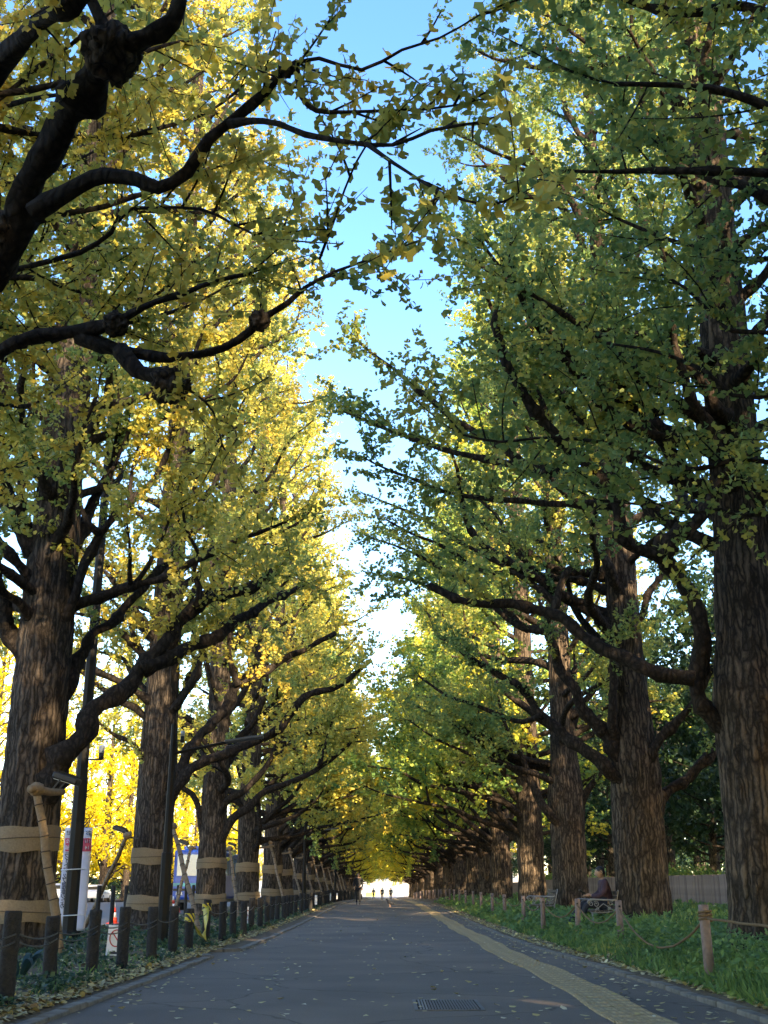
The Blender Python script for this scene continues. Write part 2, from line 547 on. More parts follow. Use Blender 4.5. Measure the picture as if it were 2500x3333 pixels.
    def foliage(s, tmpl, size, gap=0.07, per=(2, 4), mat=None, droop=0.45, thin_above=99.0, hang=0.055):
        rng = s.rng
        P0, TN = [], []
        for q, r, tone in s.subs + s.twigs:
            seg = np.linalg.norm(np.diff(q, axis=0), axis=1)
            cum = np.concatenate([[0], np.cumsum(seg)])
            m = max(2, int(cum[-1] / gap))
            t = (np.arange(m) + rng.random(m)) * cum[-1] / m
            P0.append(np.stack([np.interp(t, cum, q[:, k]) for k in range(3)], -1))
            TN.append(np.full(m, tone))
        P0 = np.concatenate(P0); TN = np.concatenate(TN)
        rep = rng.integers(per[0], per[1] + 1, len(P0))
        B = np.repeat(P0, rep, axis=0); TN = np.repeat(TN, rep)
        n = len(B)
        out = rng.normal(size=(n, 3)); out /= np.linalg.norm(out, axis=1)[:, None]
        B = B + out * (rng.random(n) * hang)[:, None]
        along = out * 0.8 + np.array((0, 0, -droop)) + rng.normal(size=(n, 3)) * 0.25
        nor = rng.normal(size=(n, 3)) + np.array((0, 0, 0.9))
        sz = size * rng.uniform(0.72, 1.2, n)
        tn = TN + rng.normal(size=n) * 0.10
        hi = B[:, 2] > thin_above
        ok = ~hi | (rng.random(n) < 0.25)
        sz = np.where(hi, sz * 1.9, sz)
        B, along, nor, sz, tn = B[ok], along[ok], nor[ok], sz[ok], tn[ok]
        return leaves_mesh('crown', B, along, nor, sz, tn, tmpl, mat or M_LEAF), len(B)

ENV_Z = [3, 6, 9, 13, 17, 21, 25, 27.5, 29]
ENV_R = [4.4, 4.7, 4.2, 3.7, 3.5, 3.1, 2.2, 1.1, 0.4]
def reach(z):
    return float(np.interp(z, ENV_Z, ENV_R))

def fill(t, z0, z1, gap, skip=None, scale=1.0, up=0.45, dens=1.0, toward=0.0):
    """The leader's own limbs, spiralling up the tree."""
    rng = t.rng
    z = z0; az = rng.uniform(0, 6.28)
    while z < z1:
        az += 2.4 + rng.normal() * 0.35
        el = math.radians(rng.uniform(18, 42) + 1.0 * max(0, z - 14))
        L = (reach(z + 1.2) - 0.25) / math.cos(el) * rng.uniform(0.82, 1.05) * scale
        L *= 1 + toward * max(0.0, math.cos(az) * t.side) * smooth(22, 15, z)
        if skip is None or not skip(z, az % (2 * math.pi)):
            t.limb(z, az, el, max(0.6, L), max(0.02, 0.02 + 0.016 * L + 0.01 * (1 - z / 29)), up=up, dens=dens, leafy=(0.45 if z < 10 else 0.22, 1.0))
        z += gap * rng.uniform(0.6, 1.4)

def make_tree(t, bark, leaf=LEAF_FAR, size=0.07, gap=0.07, per=(2, 3), wood_kw=None, grow_kw=None, leaf_mat_=None, droop=0.45, thin_above=99.0):
    t.grow(**(grow_kw or {}))
    wm = t.wood(bark, **(wood_kw or {}))
    cm, n = t.foliage(leaf, size, gap, per, leaf_mat_, droop, thin_above)
    root = empty('ginkgo_tree', tuple(t.root))
    MODEL[root.name] = t
    link('trunk', wm, root)
    link('crown', cm, root)
    print('TREE', [round(x, 1) for x in t.root], 'limbs', len(t.limbs), 'subs', len(t.subs), 'twigs', len(t.twigs), 'leaves', n,
          'wood faces', len(wm.polygons))
    return root

def W(pts, Y0, Y1, start=None):
    """Measured waypoints (x, y) spread in distance from Y0 to Y1."""
    n = len(pts)
    r = [P(x, y, Y0 + (Y1 - Y0) * i / max(1, n - 1)) for i, (x, y) in enumerate(pts)]
    return ([start] if start is not None else []) + r

XL, XR = -5.5, 5.45
PROFILE_L = [(-.2, .60, 0, 0), (0.4, .52, 0, 0), (2.5, .48, 0, 0), (4, .47, 0, 0), (6, .42, 0, 0), (9, .38, 0, 0), (13, .30, 0, 0), (18, .19, 0, 0), (24, .09, 0, 0), (29, .02, 0, 0)]
PROFILE_R = [(-.2, .68, 0, 0), (0.4, .58, 0, 0), (2.5, .54, 0, 0), (3.6, .58, 0, 0), (4.6, .46, 0, 0), (6, .38, 0, 0), (10, .34, 0, 0), (14, .26, 0, 0), (18, .17, 0, 0), (24, .09, 0, 0), (29, .02, 0, 0)]

def path_half(side, lo=-1.25, hi=1.25):
    """True for azimuths that lean over the path."""
    def f(az):
        a = az if side > 0 else (math.pi - az)
        a = (a + math.pi) % (2 * math.pi) - math.pi
        return lo < a < hi
    return f

def low_limbs(t, side, zs, n, reach_=4.8, back=True, r=0.13):
    rng = t.rng
    base = 0 if side > 0 else math.pi
    for i in range(n):
        az = base + (-1.0 + 2.0 * (i + rng.uniform(0.2, 0.8)) / n)
        z = rng.uniform(*zs); el = math.radians(rng.uniform(22, 40))
        L = reach_ / math.cos(el) * rng.uniform(0.85, 1.1)
        q = t.limb(z, az, el, L, r * rng.uniform(0.8, 1.2), up=0.12, leafy=(0.48, 1.0))
        for k in range(2):
            d = q[-1] - q[len(q) // 2]; d /= np.linalg.norm(d)
            t.fork(q, rng.uniform(0.3, 0.65), d + np.array((rng.normal() * .4, rng.normal() * .6, rng.uniform(0.2, 0.9))), rng.uniform(1.4, 2.4), r * 0.45)
    if back:
        for i in range(4):
            az = base + math.pi + (-1.2 + 2.4 * (i + rng.uniform(0.2, 0.8)) / 4)
            el = math.radians(rng.uniform(25, 45))
            t.limb(rng.uniform(*zs) + 0.5, az, el, 4.2, r * 0.9, up=0.15, leafy=(0.35, 1.0))

MODEL = {}
# ---- first tree of the left row that stands in the frame
def tree_L1():
    Y = 18.5
    t = Tree((XL - .1, Y, gz(Y)), 101, 1, 0.57, 3.1)
    t.profile = [(a, b * 1.0, c, d) for a, b, c, d in PROFILE_L]
    s = lambda z, dx=0.02: (XL + dx, Y - 0.1, gz(Y) + z)
    q = t.hand(W([(165, 1600), (190, 1555), (222, 1520), (278, 1482), (310, 1442)], Y - .3, Y + 0.3, s(2.2)) + W([(342, 1400), (380, 1358), (420, 1312), (455, 1290), (505, 1280), (552, 1265), (592, 1236)], Y + .4, Y + 1.0), .20, .085, (0.5, 1))
    t.hand(W([(310, 1447), (382, 1412), (440, 1388), (500, 1350), (560, 1312), (620, 1282), (658, 1264)], Y + .2, Y + 2.6), .125, .06, (0.4, 1))
    t.hand(W([(425, 1312), (432, 1270), (418, 1235), (430, 1195), (405, 1150), (392, 1090)], Y + .5, Y + .2), .055, .02, (0.2, 1))
    t.hand(W([(120, 1430), (150, 1320), (195, 1192), (216, 1150), (252, 1110), (302, 1068), (352, 1008), (366, 950), (372, 925)], Y - .1, Y - .6, s(3.4)), .13, .035, (0.45, 1))
    t.hand(W([(215, 1152), (188, 1128), (166, 1062), (150, 1010)], Y - .4, Y - .6), .06, .025, (0.3, 1))
    t.hand(W([(280, 1085), (286, 1010), (302, 952)], Y - .4, Y - .2), .04, .02, (0.3, 1))
    t.hand(W([(155, 1470), (175, 1406), (200, 1366), (238, 1348), (272, 1312), (325, 1250), (372, 1208)], Y + .2, Y + 1.6, s(3.4)), .13, .05, (0.4, 1))
    t.hand(W([(60, 1420), (12, 1350), (-10, 1240), (-30, 1120), (-20, 1000)], Y + .1, Y - .8, s(4.2)), .18, .07, (0.5, 1))
    t.hand(W([(60, 1170), (20, 1080), (0, 980), (-5, 850), (20, 700)], Y - .1, Y - .2, s(6.2, -.1)), .17, .07, (0.4, 1))
    low_limbs(t, 1, (4.5, 6.5), 2, 4.2, True, 0.11)
    ph = path_half(1, -.9, .9)
    fill(t, 5.5, 28.2, 0.31, skip=lambda z, az: z < 6.5 and ph(az))
    return make_tree(t, M_BARK, LEAF_MID, 0.058, 0.060, (2, 3), dict(tseg=56, zstep=0.075, limb_seg=10, sub_seg=3, lump=0.32), dict(spacing=0.255), thin_above=18.5)

def tree_L2():
    Y = 28.2
    t = Tree((XL, Y, gz(Y)), 102, 1, 0.60, 5.7)
    t.profile = [(a, b * 0.97, c, d) for a, b, c, d in PROFILE_L]
    s = lambda z, dx=0.02: (XL + dx, Y - 0.1, gz(Y) + z)
    t.hand(W([(390, 1686), (435, 1651), (500, 1621), (550, 1601), (600, 1581), (650, 1511), (740, 1476), (780, 1441)], Y - .3, Y + 1.0, s(2.2)), .17, .06, (0.5, 1))
    t.hand(W([(400, 1636), (440, 1581), (480, 1541), (500, 1496), (550, 1466), (610, 1426), (670, 1396), (725, 1366)], Y - .2, Y + 1.2, s(2.6)), .17, .06, (0.5, 1))
    t.hand(W([(515, 1481), (500, 1436), (495, 1391), (510, 1330)], Y + .3, Y + .2), .08, .03, (0.2, 1))
    t.hand(W([(300, 1620), (250, 1590), (215, 1560)], Y - .2, Y - .5, s(3.2, -.2)), .09, .03, (0.3, 1))
    t.hand(W([(350, 1560), (400, 1500), (430, 1440), (440, 1370)], Y - .2, Y - .5, s(4.4, 0)), .13, .05, (0.4, 1))
    low_limbs(t, 1, (4.0, 6.5), 2, 4.4, True, 0.11)
    ph = path_half(1, -.9, .9)
    fill(t, 5.0, 28.2, 0.33, toward=0.15, skip=lambda z, az: z < 6.5 and ph(az))
    return make_tree(t, M_BARK, LEAF_FAR, 0.068, 0.062, (2, 3), dict(tseg=48, zstep=0.09, limb_seg=8, sub_seg=3, lump=0.28), dict(spacing=0.27))

def tree_L3():
    Y = 38.0
    t = Tree((XL, Y, gz(Y)), 103, 1, 0.57, 8.2)
    t.profile = [(a, b * 0.92, c, d) for a, b, c, d in PROFILE_L]
    s = lambda z, dx=0.02: (XL + dx, Y - 0.1, gz(Y) + z)
    t.hand(W([(485, 1736), (530, 1706), (575, 1656), (600, 1606), (620, 1560), (660, 1510)], Y - .3, Y - .5, s(2.6)), .15, .05, (0.5, 1))
    t.hand(W([(495, 1781), (540, 1741), (575, 1711), (650, 1681), (700, 1651), (750, 1611), (785, 1571)], Y - .2, Y + .8, s(1.8)), .17, .05, (0.5, 1))
    t.hand(W([(690, 1655), (705, 1600), (720, 1550)], Y + .3, Y + .2), .07, .03, (0.2, 1))
    t.hand(W([(425, 1731), (398, 1704), (385, 1696), (360, 1690)], Y - .2, Y - .5, s(2.1, -.2)), .14, .07, (0.6, 1))
    low_limbs(t, 1, (3.4, 5.5), 3, 4.4, True, 0.12)
    fill(t, 5.0, 28.2, 0.36, toward=0.28)
    return make_tree(t, M_BARK, LEAF_FAR, 0.080, 0.072, (2, 3), dict(tseg=40, zstep=0.12, limb_seg=9, sub_seg=3), dict(spacing=0.30))

def tree_R1():
    Y = 16.4
    t = Tree((XR - .12, Y, gz(Y)), 201, -1, 0.34, 2.3)
    t.profile = [(a, b * 1.08, c + 0.02 * max(0, a - 3), d) for a, b, c, d in PROFILE_R]
    s = lambda z, dx=-0.02: (XR + dx, Y - 0.1, gz(Y) + z)
    t.hand(W([(1554, 1561), (1502, 1481), (1515, 1411), (1515, 1351), (1486, 1281), (1460, 1243), (1428, 1203), (1382, 1190), (1352, 1168), (1335, 1100), (1308, 1040), (1250, 985), (1190, 933), (1130, 853), (1095, 788), (1076, 728), (1076, 672)], Y + .05, Y - 1.5, s(2.5)), .145, .06, (0.62, 1), 0.2)
    t.hand(W([(1428, 1203), (1450, 1165), (1490, 1138), (1530, 1100), (1545, 1065), (1570, 1028), (1590, 985)], Y - .6, Y - .9), .12, .06, (0.5, 1))
    t.hand(W([(1500, 1466), (1395, 1446), (1350, 1421), (1300, 1401), (1260, 1371), (1220, 1336), (1175, 1321), (1110, 1301), (1050, 1306), (1005, 1301), (965, 1281), (928, 1262)], Y - .4, Y + 1.2), .105, .05, (0.6, 1))
    t.hand(W([(1308, 1040), (1260, 1030), (1150, 1010), (1080, 965), (1000, 920), (950, 880), (905, 845), (840, 790), (770, 735)], Y - 1.0, Y + 1.2), .09, .015, (0.3, 1), sl=.75)
    t.hand(W([(1190, 1020), (1100, 1000), (1010, 985), (930, 960), (830, 925), (745, 890)], Y - .6, Y + 1.6), .07, .015, (0.3, 1))
    t.hand(W([(1330, 1090), (1200, 1090), (1080, 1080), (960, 1060), (850, 1020), (790, 990)], Y - .2, Y + 2.4), .07, .015, (0.35, 1))
    t.hand(W([(1190, 933), (1170, 870), (1150, 820), (1120, 780)], Y - .6, Y + .2), .06, .03, (0.3, 1))
    t.hand(W([(1560, 900), (1520, 830), (1480, 790), (1455, 730), (1450, 690)], Y - .6, Y - 1.6, s(8.0)), .12, .05, (0.4, 1))
    low_limbs(t, -1, (4.8, 6.5), 2, 4.2, True, 0.11)
    for k, (z, az, L) in enumerate([(6.6, 2.5, 5.6), (7.2, 3.5, 5.8), (8.0, 3.1, 5.6), (7.6, 2.8, 5.2), (8.8, 3.8, 5.0)]):
        t.limb(z, az, math.radians(20), L, 0.10, up=0.18, leafy=(0.3, 1))
    fill(t, 6.0, 28.2, 0.31, toward=0.30)
    return make_tree(t, M_BARK_R, LEAF_MID, 0.058, 0.060, (2, 3), dict(tseg=60, zstep=0.07, limb_seg=10, sub_seg=3, lump=0.32), dict(spacing=0.255), droop=0.15, thin_above=18.5)

def tree_R2():
    Y = 25.3
    t = Tree((XR, Y, gz(Y)), 202, -1, 0.36, 4.9)
    t.profile = [(a, b * 1.02, c, d) for a, b, c, d in PROFILE_R]
    s = lambda z, dx=-0.02: (XR + dx, Y - 0.1, gz(Y) + z)
    t.hand(W([(1310, 1590), (1260, 1531), (1225, 1466), (1200, 1416), (1180, 1361), (1185, 1338), (1200, 1301), (1212, 1262), (1232, 1225)], Y - .3, Y - .6, s(3.2)), .18, .07, (0.55, 1))
    t.hand(W([(1200, 1300), (1110, 1235), (1010, 1180), (910, 1120), (800, 1070)], Y - .5, Y + 1.0), .08, .02, (0.35, 1))
    t.hand(W([(1140, 1361), (1050, 1290), (960, 1230), (880, 1190), (800, 1160)], Y - .3, Y + 2.0), .07, .02, (0.4, 1))
    t.hand(W([(1182, 1362), (1140, 1361), (1100, 1341), (1068, 1314)], Y - .4, Y - .2), .10, .05, (0.3, 1))
    t.hand(W([(1290, 1640), (1255, 1616), (1210, 1586), (1170, 1541), (1130, 1491), (1080, 1461), (1030, 1431), (993, 1400)], Y - .3, Y + .8, s(2.9)), .17, .06, (0.5, 1))
    t.hand(W([(1130, 1560), (1090, 1548), (1020, 1520), (960, 1500), (905, 1460)], Y + .3, Y + 1.0, P(1170, 1545, Y)), .07, .03, (0.2, 1))
    t.hand(W([(1320, 1561), (1322, 1501), (1326, 1431), (1340, 1380)], Y - .5, Y - .6, s(3.8, -.3)), .12, .06, (0.5, 1))
    t.hand(W([(1395, 1651), (1420, 1606), (1450, 1571), (1500, 1520), (1540, 1440)], Y - .3, Y - .8, s(2.9, .3)), .15, .06, (0.6, 1))
    t.hand(W([(1420, 1731), (1475, 1691), (1530, 1631), (1560, 1590), (1600, 1500)], Y + .2, Y + .6, s(2.2, .3)), .15, .07, (0.5, 1))
    for k, (z, az, L) in enumerate([(6.0, 2.4, 5.8), (6.6, 3.5, 6.2), (7.4, 3.0, 6.0), (8.4, 3.3, 5.4)]):
        t.limb(z, az, math.radians(20), L, 0.10, up=0.18, leafy=(0.3, 1))
    fill(t, 6.2, 28.2, 0.33, toward=0.42)
    return make_tree(t, M_BARK_R, LEAF_FAR, 0.068, 0.062, (2, 3), dict(tseg=56, zstep=0.08, limb_seg=8, sub_seg=3, lump=0.28), dict(spacing=0.27), droop=0.15)

def tree_R3():
    Y = 35.0
    t = Tree((XR, Y, gz(Y)), 203, -1, 0.40, 7.9)
    t.profile = [(a, b * 0.95, c, d) for a, b, c, d in PROFILE_R]
    s = lambda z, dx=-0.02: (XR + dx, Y - 0.1, gz(Y) + z)
    t.hand(W([(1180, 1751), (1150, 1696), (1125, 1671), (1080, 1641), (1030, 1596), (980, 1561), (930, 1541)], Y - .3, Y + .6, s(2.6)), .17, .05, (0.5, 1))
    t.hand(W([(1150, 1696), (1125, 1631), (1100, 1586), (1085, 1546), (1075, 1500)], Y - .1, Y - .4), .10, .04, (0.3, 1))
    t.hand(W([(1255, 1736), (1280, 1691), (1302, 1662), (1320, 1620)], Y - .2, Y - .4, s(2.6, .3)), .15, .06, (0.6, 1))
    low_limbs(t, -1, (3.6, 5.5), 3, 5.0, True, 0.12)
    fill(t, 5.0, 28.2, 0.36, toward=0.42)
    return make_tree(t, M_BARK_R, LEAF_FAR, 0.080, 0.072, (2, 3), dict(tseg=40, zstep=0.12, limb_seg=9, sub_seg=3), dict(spacing=0.30), droop=0.15)

# ---- the two trees beside the camera, whose limbs reach into the frame
def tree_L0():
    Y = 8.7
    t = Tree((XL, Y, gz(Y)), 100, 1, 0.63, 1.2)
    t.profile = [(a, b * 1.1, c, d) for a, b, c, d in PROFILE_L]
    s = lambda z, dx=0.02: (XL + dx, Y - 0.1, gz(Y) + z)
    t.hand([s(3.4), (-4.2, 8.0, 4.3), (-3.4, 7.5, 4.75)] + W([(0, 560), (60, 432), (105, 320), (150, 232), (200, 168), (240, 112)], 7.0, 5.9), .17, .095, (0.995, 1), 0.18)
    t.hand(W([(245, 112), (300, 88), (358, 72), (384, 20), (392, -60), (430, -160)], 5.9, 5.6), .062, .04, (0.6, 1), sl=.6)
    t.hand(W([(240, 100), (215, 30), (185, -30), (170, -120)], 5.9, 5.7), .045, .03, (0.6, 1), sl=.6)
    t.hand(W([(70, 462), (105, 440), (170, 402), (230, 378), (290, 385), (345, 402), (402, 372), (452, 300), (510, 252), (570, 205), (602, 162), (645, 138)], 6.6, 6.2), .058, .034, (0.5, 1), 0.2, dens=0.35, sl=.6)
    t.hand(W([(640, 138), (690, 126), (782, 152), (868, 108), (950, 82), (1040, 30)], 6.2, 5.6), .014, .006, (0.5, 1), 0.05, dens=0.7, sl=.30)
    t.hand(W([(640, 150), (652, 212), (684, 238), (745, 242), (830, 240), (920, 235), (1000, 225)], 6.2, 5.8), .018, .007, (0.12, 1), 0.05, dens=1.5, sl=.34)
    t.hand(W([(498, 268), (545, 262), (602, 266), (660, 290), (742, 306), (850, 312), (932, 282), (1025, 265)], 6.2, 5.3), .026, .008, (0.45, 1), 0.05, dens=0.9, sl=.30)
    t.hand(W([(790, 310), (880, 372), (960, 420), (1050, 442)], 5.6, 4.9), .012, .006, (0.2, 1), 0.05, dens=1.1, sl=.30)
    t.hand(W([(720, 480), (745, 410), (770, 350), (800, 300)], 6.4, 6.2, P(690, 560, 6.6)), .009, .006, (0.1, 1), 0.05, dens=0.8, sl=.35)
    t.hand([(-4.9, 8.6, 4.6)] + W([(-60, 630), (60, 576), (172, 545), (240, 502), (264, 456), (330, 449), (432, 452), (500, 482), (565, 515)], 7.6, 6.6), .040, .008, (0.5, 1), 0.12, sl=.5)
    t.hand([s(3.0), (-4.4, 8.6, 3.9)] + W([(0, 752), (100, 728), (190, 716), (245, 700), (282, 680), (335, 652), (402, 636), (462, 606), (540, 590)], 8.4, 8.2), .12, .010, (0.75, 1), 0.2, sl=.7)
    t.hand(W([(170, 724), (262, 760), (330, 770), (402, 770), (482, 752), (540, 716), (562, 690), (622, 655), (662, 620), (722, 588), (800, 560)], 8.4, 8.0), .062, .010, (0.55, 1), 0.2, sl=.6)
    t.hand(W([(262, 755), (300, 798), (350, 812), (366, 830)], 8.3, 8.1), .06, .07, (0.95, 1), 0.2, sl=.5)
    t.hand(W([(370, 820), (420, 850), (460, 890), (480, 960)], 8.1, 8.3), .012, .006, (0.3, 1), 0.05, sl=.6)
    t.hand([s(4.4), (-4.0, 7.4, 5.5)] + W([(-60, 210), (20, 110), (80, 60), (150, 10), (260, -120)], 6.6, 5.2), .10, .05, (0.8, 1), 0.15, sl=.6)
    # boughs on the far side of the tree, whose leaves hang behind the bare limbs
    for z, az, L in [(4.9, .55, 4.4), (5.2, .95, 4.6), (5.9, .75, 4.8), (6.3, 1.15, 4.4), (6.6, .45, 4.2), (7.2, .85, 4.6), (5.4, 1.4, 4.2), (7.6, .6, 4.4), (8.2, 1.0, 4.2), (6.9, 1.35, 4.0), (5.0, .75, 4.9), (5.6, .35, 4.0), (6.1, .95, 5.0), (6.5, .7, 4.9), (7.0, .5, 4.6), (5.3, 1.15, 4.9), (4.6, .9, 4.6), (7.9, .8, 4.8), (4.4, 1.25, 4.4)]:
        t.limb(z, az, math.radians(22), L, 0.06, up=0.2, leafy=(0.3, 1))
    low_limbs(t, 1, (4.0, 5.5), 0, 4.2, True, 0.11)
    # the burls where old limbs were cut
    for q, r in [((240, 112, 5.9), .17), ((366, 832, 8.1), .14), ((250, 700, 8.3), .10), ((560, 692, 8.1), .08), ((620, 150, 6.2), .05), ((8, 500, 6.9), .12)]:
        BURLS.append((P(*q), r))
    fill(t, 6.5, 28.2, 0.40)
    return make_tree(t, M_BARK, LEAF_NEAR, 0.049, 0.060, (2, 4), dict(tseg=40, zstep=0.12, limb_seg=12, sub_seg=3, twig_seg=3, lump=0.42), dict(spacing=0.27), droop=0.6, thin_above=8.8)

def tree_R0():
    Y = 6.8
    t = Tree((XR, Y, gz(Y)), 200, -1, 0.36, 6.6)
    t.profile = list(PROFILE_R)
    s = lambda z, dx=-0.02: (XR + dx, Y - 0.1, gz(Y) + z)
    t.hand([s(4.4), (4.3, 7.2, 5.6)] + W([(1659, 425), (1610, 400), (1555, 395), (1520, 375), (1478, 338), (1400, 300)], 8.0, 8.6), .10, .03, (0.6, 1))
    t.hand([s(3.6), (4.4, 7.4, 4.6)] + W([(1659, 720), (1580, 716), (1550, 690), (1480, 622), (1420, 590)], 8.6, 9.2), .05, .012, (0.62, 1))
    t.hand([s(3.0), (4.5, 7.8, 4.0)] + W([(1659, 998), (1600, 988), (1540, 1008), (1470, 1013), (1405, 990), (1345, 963), (1200, 945), (1080, 955), (1000, 940)], 9.2, 9.8), .05, .01, (0.58, 1), dens=1.4)
    t.hand([s(4.6), (4.0, 6.8, 6.2)] + W([(1640, 20), (1520, 30), (1420, 20), (1300, -20)], 7.8, 8.4), .09, .03, (0.4, 1))
    t.hand([s(4.2), (4.2, 7.4, 5.6)] + W([(1640, 560), (1540, 540), (1450, 520), (1330, 470)], 8.8, 9.6), .06, .014, (0.6, 1))
    t.hand([s(4.0), (4.2, 7.6, 5.0)] + W([(1640, 860), (1520, 800), (1420, 760), (1300, 740)], 9.0, 9.8), .05, .012, (0.6, 1), dens=1.2)
    t.hand([s(3.2), (4.3, 7.8, 4.2)] + W([(1660, 1110), (1560, 1100), (1460, 1110), (1380, 1090), (1290, 1080)], 9.4, 10.0), .04, .010, (0.4, 1), dens=1.0)
    low_limbs(t, -1, (4.6, 6.0), 0, 3.6, True, 0.10)
    for z, az, L in [(5.4, 2.6, 4.0), (6.2, 2.35, 4.6), (6.9, 3.0, 3.6), (7.4, 2.5, 4.4), (5.0, 2.3, 4.6), (6.6, 2.2, 4.8), (8.0, 2.25, 4.6), (5.8, 2.45, 4.4)]:
        t.limb(z, az, math.radians(30), L, 0.08, up=0.2, leafy=(0.3, 1))
    fill(t, 6.5, 28.2, 0.42)
    return make_tree(t, M_BARK_R, LEAF_NEAR, 0.049, 0.060, (2, 4), dict(tseg=40, zstep=0.12, limb_seg=9, sub_seg=3, twig_seg=0, lump=0.32), dict(spacing=0.27), droop=0.2, thin_above=8.8)

# ---- trees farther down the avenue: three grown models, repeated
def tree_far(seed, bias, scale_limbs=1.0, size=0.115):
    t = Tree((0, 0, 0), seed, 1, bias, seed * 0.37)
    t.profile = [(a, b * 0.95, c, d) for a, b, c, d in PROFILE_L]
    low_limbs(t, 1, (2.2, 4.4), 7, 5.6, True, 0.13)
    for k in range(13):
        t.limb(t.rng.uniform(4.6, 8.2), t.rng.uniform(-.75, .75), math.radians(t.rng.uniform(12, 28)), t.rng.uniform(5.4, 6.4), 0.085, up=0.14, leafy=(0.42, 1.0))
    fill(t, 5.6, 28.2, 0.42, toward=0.28)
    t.grow(spacing=0.34, sub_len=(0.7, 1.6), twig_gap=0.32)
    wm = t.wood(M_BARK, tseg=20, zstep=0.3, limb_seg=6, sub_seg=3)
    cm, n = t.foliage(LEAF_FAR, size, 0.115, (2, 3), M_LEAF, 0.3)
    print('FAR', seed, 'limbs', len(t.limbs), 'leaves', n, 'wood', len(wm.polygons))
    return wm, cm, t
BURLS = []

# ------------------------------------------------------------------ plant the avenue
L_Y = [8.7, 18.5, 28.2, 38.0] + [38.0 + 9.8 * i for i in range(1, 22)]
R_Y = [6.8, 16.4, 25.3, 35.0] + [35.0 + 9.6 * i for i in range(1, 22)]
ORD = ['first', 'second', 'third', 'fourth', 'fifth', 'sixth', 'seventh', 'eighth', 'ninth', 'tenth', 'eleventh', 'twelfth', 'thirteenth',
       'fourteenth', 'fifteenth', 'sixteenth', 'seventeenth', 'eighteenth', 'nineteenth', 'twentieth'] + ['twenty-' + w for w in ('first', 'second', 'third', 'fourth', 'fifth', 'sixth', 'seventh', 'eighth', 'ninth')] + ['thirtieth'] + ['thirty-' + w for w in ('first', 'second', 'third', 'fourth', 'fifth', 'sixth', 'seventh', 'eighth', 'ninth')]
left_trees, right_trees = [], []
for i, fn in enumerate((tree_L0, tree_L1, tree_L2, tree_L3)):
    r = fn()
    left_trees.append(r)
for i, fn in enumerate((tree_R0, tree_R1, tree_R2, tree_R3)):
    r = fn()
    right_trees.append(r)
FAR = [tree_far(311, 0.58), tree_far(312, 0.55), tree_far(313, 0.60)]

def override(o, mat, slot=0):
    o.material_slots[slot].link = 'OBJECT'
    o.material_slots[slot].material = mat

def plant(x, y, side, k, bark, leafm=None, rz=0.0, sc=1.0, z=None, name='ginkgo_tree', wide=1.0):
    root = empty(name, (x, y, gz(y) if z is None else z), rz)
    root.scale = (sc * side * wide, sc, sc)
    a = link('trunk', FAR[k][0], root); b = link('crown', FAR[k][1], root)
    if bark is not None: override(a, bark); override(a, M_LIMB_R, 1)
    if leafm is not None: override(b, leafm)
    return root
M_LEAF_GREEN = leaf_mat('ginkgo_leaf_green', [(0.0, (0.085, 0.19, 0.065)), (0.40, (0.17, 0.31, 0.08)), (0.62, (0.40, 0.48, 0.09)), (0.82, (0.70, 0.62, 0.09)), (1.0, (0.78, 0.55, 0.06))])
M_LEAF_YEL_GLOW = leaf_mat('ginkgo_leaf_yellow_glow', [(0.0, (0.30, 0.42, 0.08)), (0.4, (0.60, 0.60, 0.09)), (0.7, (0.84, 0.70, 0.09)), (1.0, (0.86, 0.60, 0.06))], 0.5)  # yellower far leaves, with the tunnel's glow of light put into their colour
rr = random.Random(5)
for i in range(4, len(L_Y)):
    left_trees.append(plant(XL + rr.uniform(-.12, .12), L_Y[i], 1, i % 3, None, None if L_Y[i] < 85 else M_LEAF_YEL_GLOW, rr.uniform(-.25, .25), rr.uniform(.93, 1.02)))
for i in range(4, len(R_Y)):
    right_trees.append(plant(XR + rr.uniform(-.12, .12), R_Y[i], -1, (i + 1) % 3, M_BARK_R, M_LEAF_GREEN if R_Y[i] < 85 else M_LEAF_YEL_GLOW, rr.uniform(-.25, .25), rr.uniform(.95, 1.05), wide=1.08))
for i, r in enumerate(left_trees):
    if i == 0:
        tag(r, 'ginkgo out of frame whose burled dark limbs reach in at the upper left', 'tree', 'ginkgo trees of the left row')
    else:
        tag(r, '%s yellow-green ginkgo counted from the front in the burlap-banded row' % ORD[i - 1], 'tree', 'ginkgo trees of the left row')
for i, r in enumerate(right_trees):
    if i == 0:
        tag(r, 'ginkgo out of frame whose green leafy boughs fill the upper right corner', 'tree', 'ginkgo trees of the right row')
    else:
        tag(r, '%s ginkgo counted from the front in the green row behind the rope posts' % ORD[i - 1], 'tree', 'ginkgo trees of the right row')
# rows go on unseen behind the camera, the right one packed to block sun
for i in range(9):
    if i < 2:
      r = plant(XL, -1.1 - 7.4 * i, -1 if i < 1 else 1, i % 3, None, None, 0.1 * i, 1.08); tag(r, 'unseen ginkgo of the left row standing behind the viewpoint', 'tree', 'unseen ginkgo trees behind the viewpoint')
    r = plant(XR, -2.8 - 6.0 * i, 1 if i < 1 else -1, (i + 1) % 3, M_BARK_R, M_LEAF_GREEN, 0.1 * i, 1.08); tag(r, 'unseen ginkgo of the right row, packed behind the viewpoint to block the sun', 'tree', 'unseen ginkgo trees behind the viewpoint')
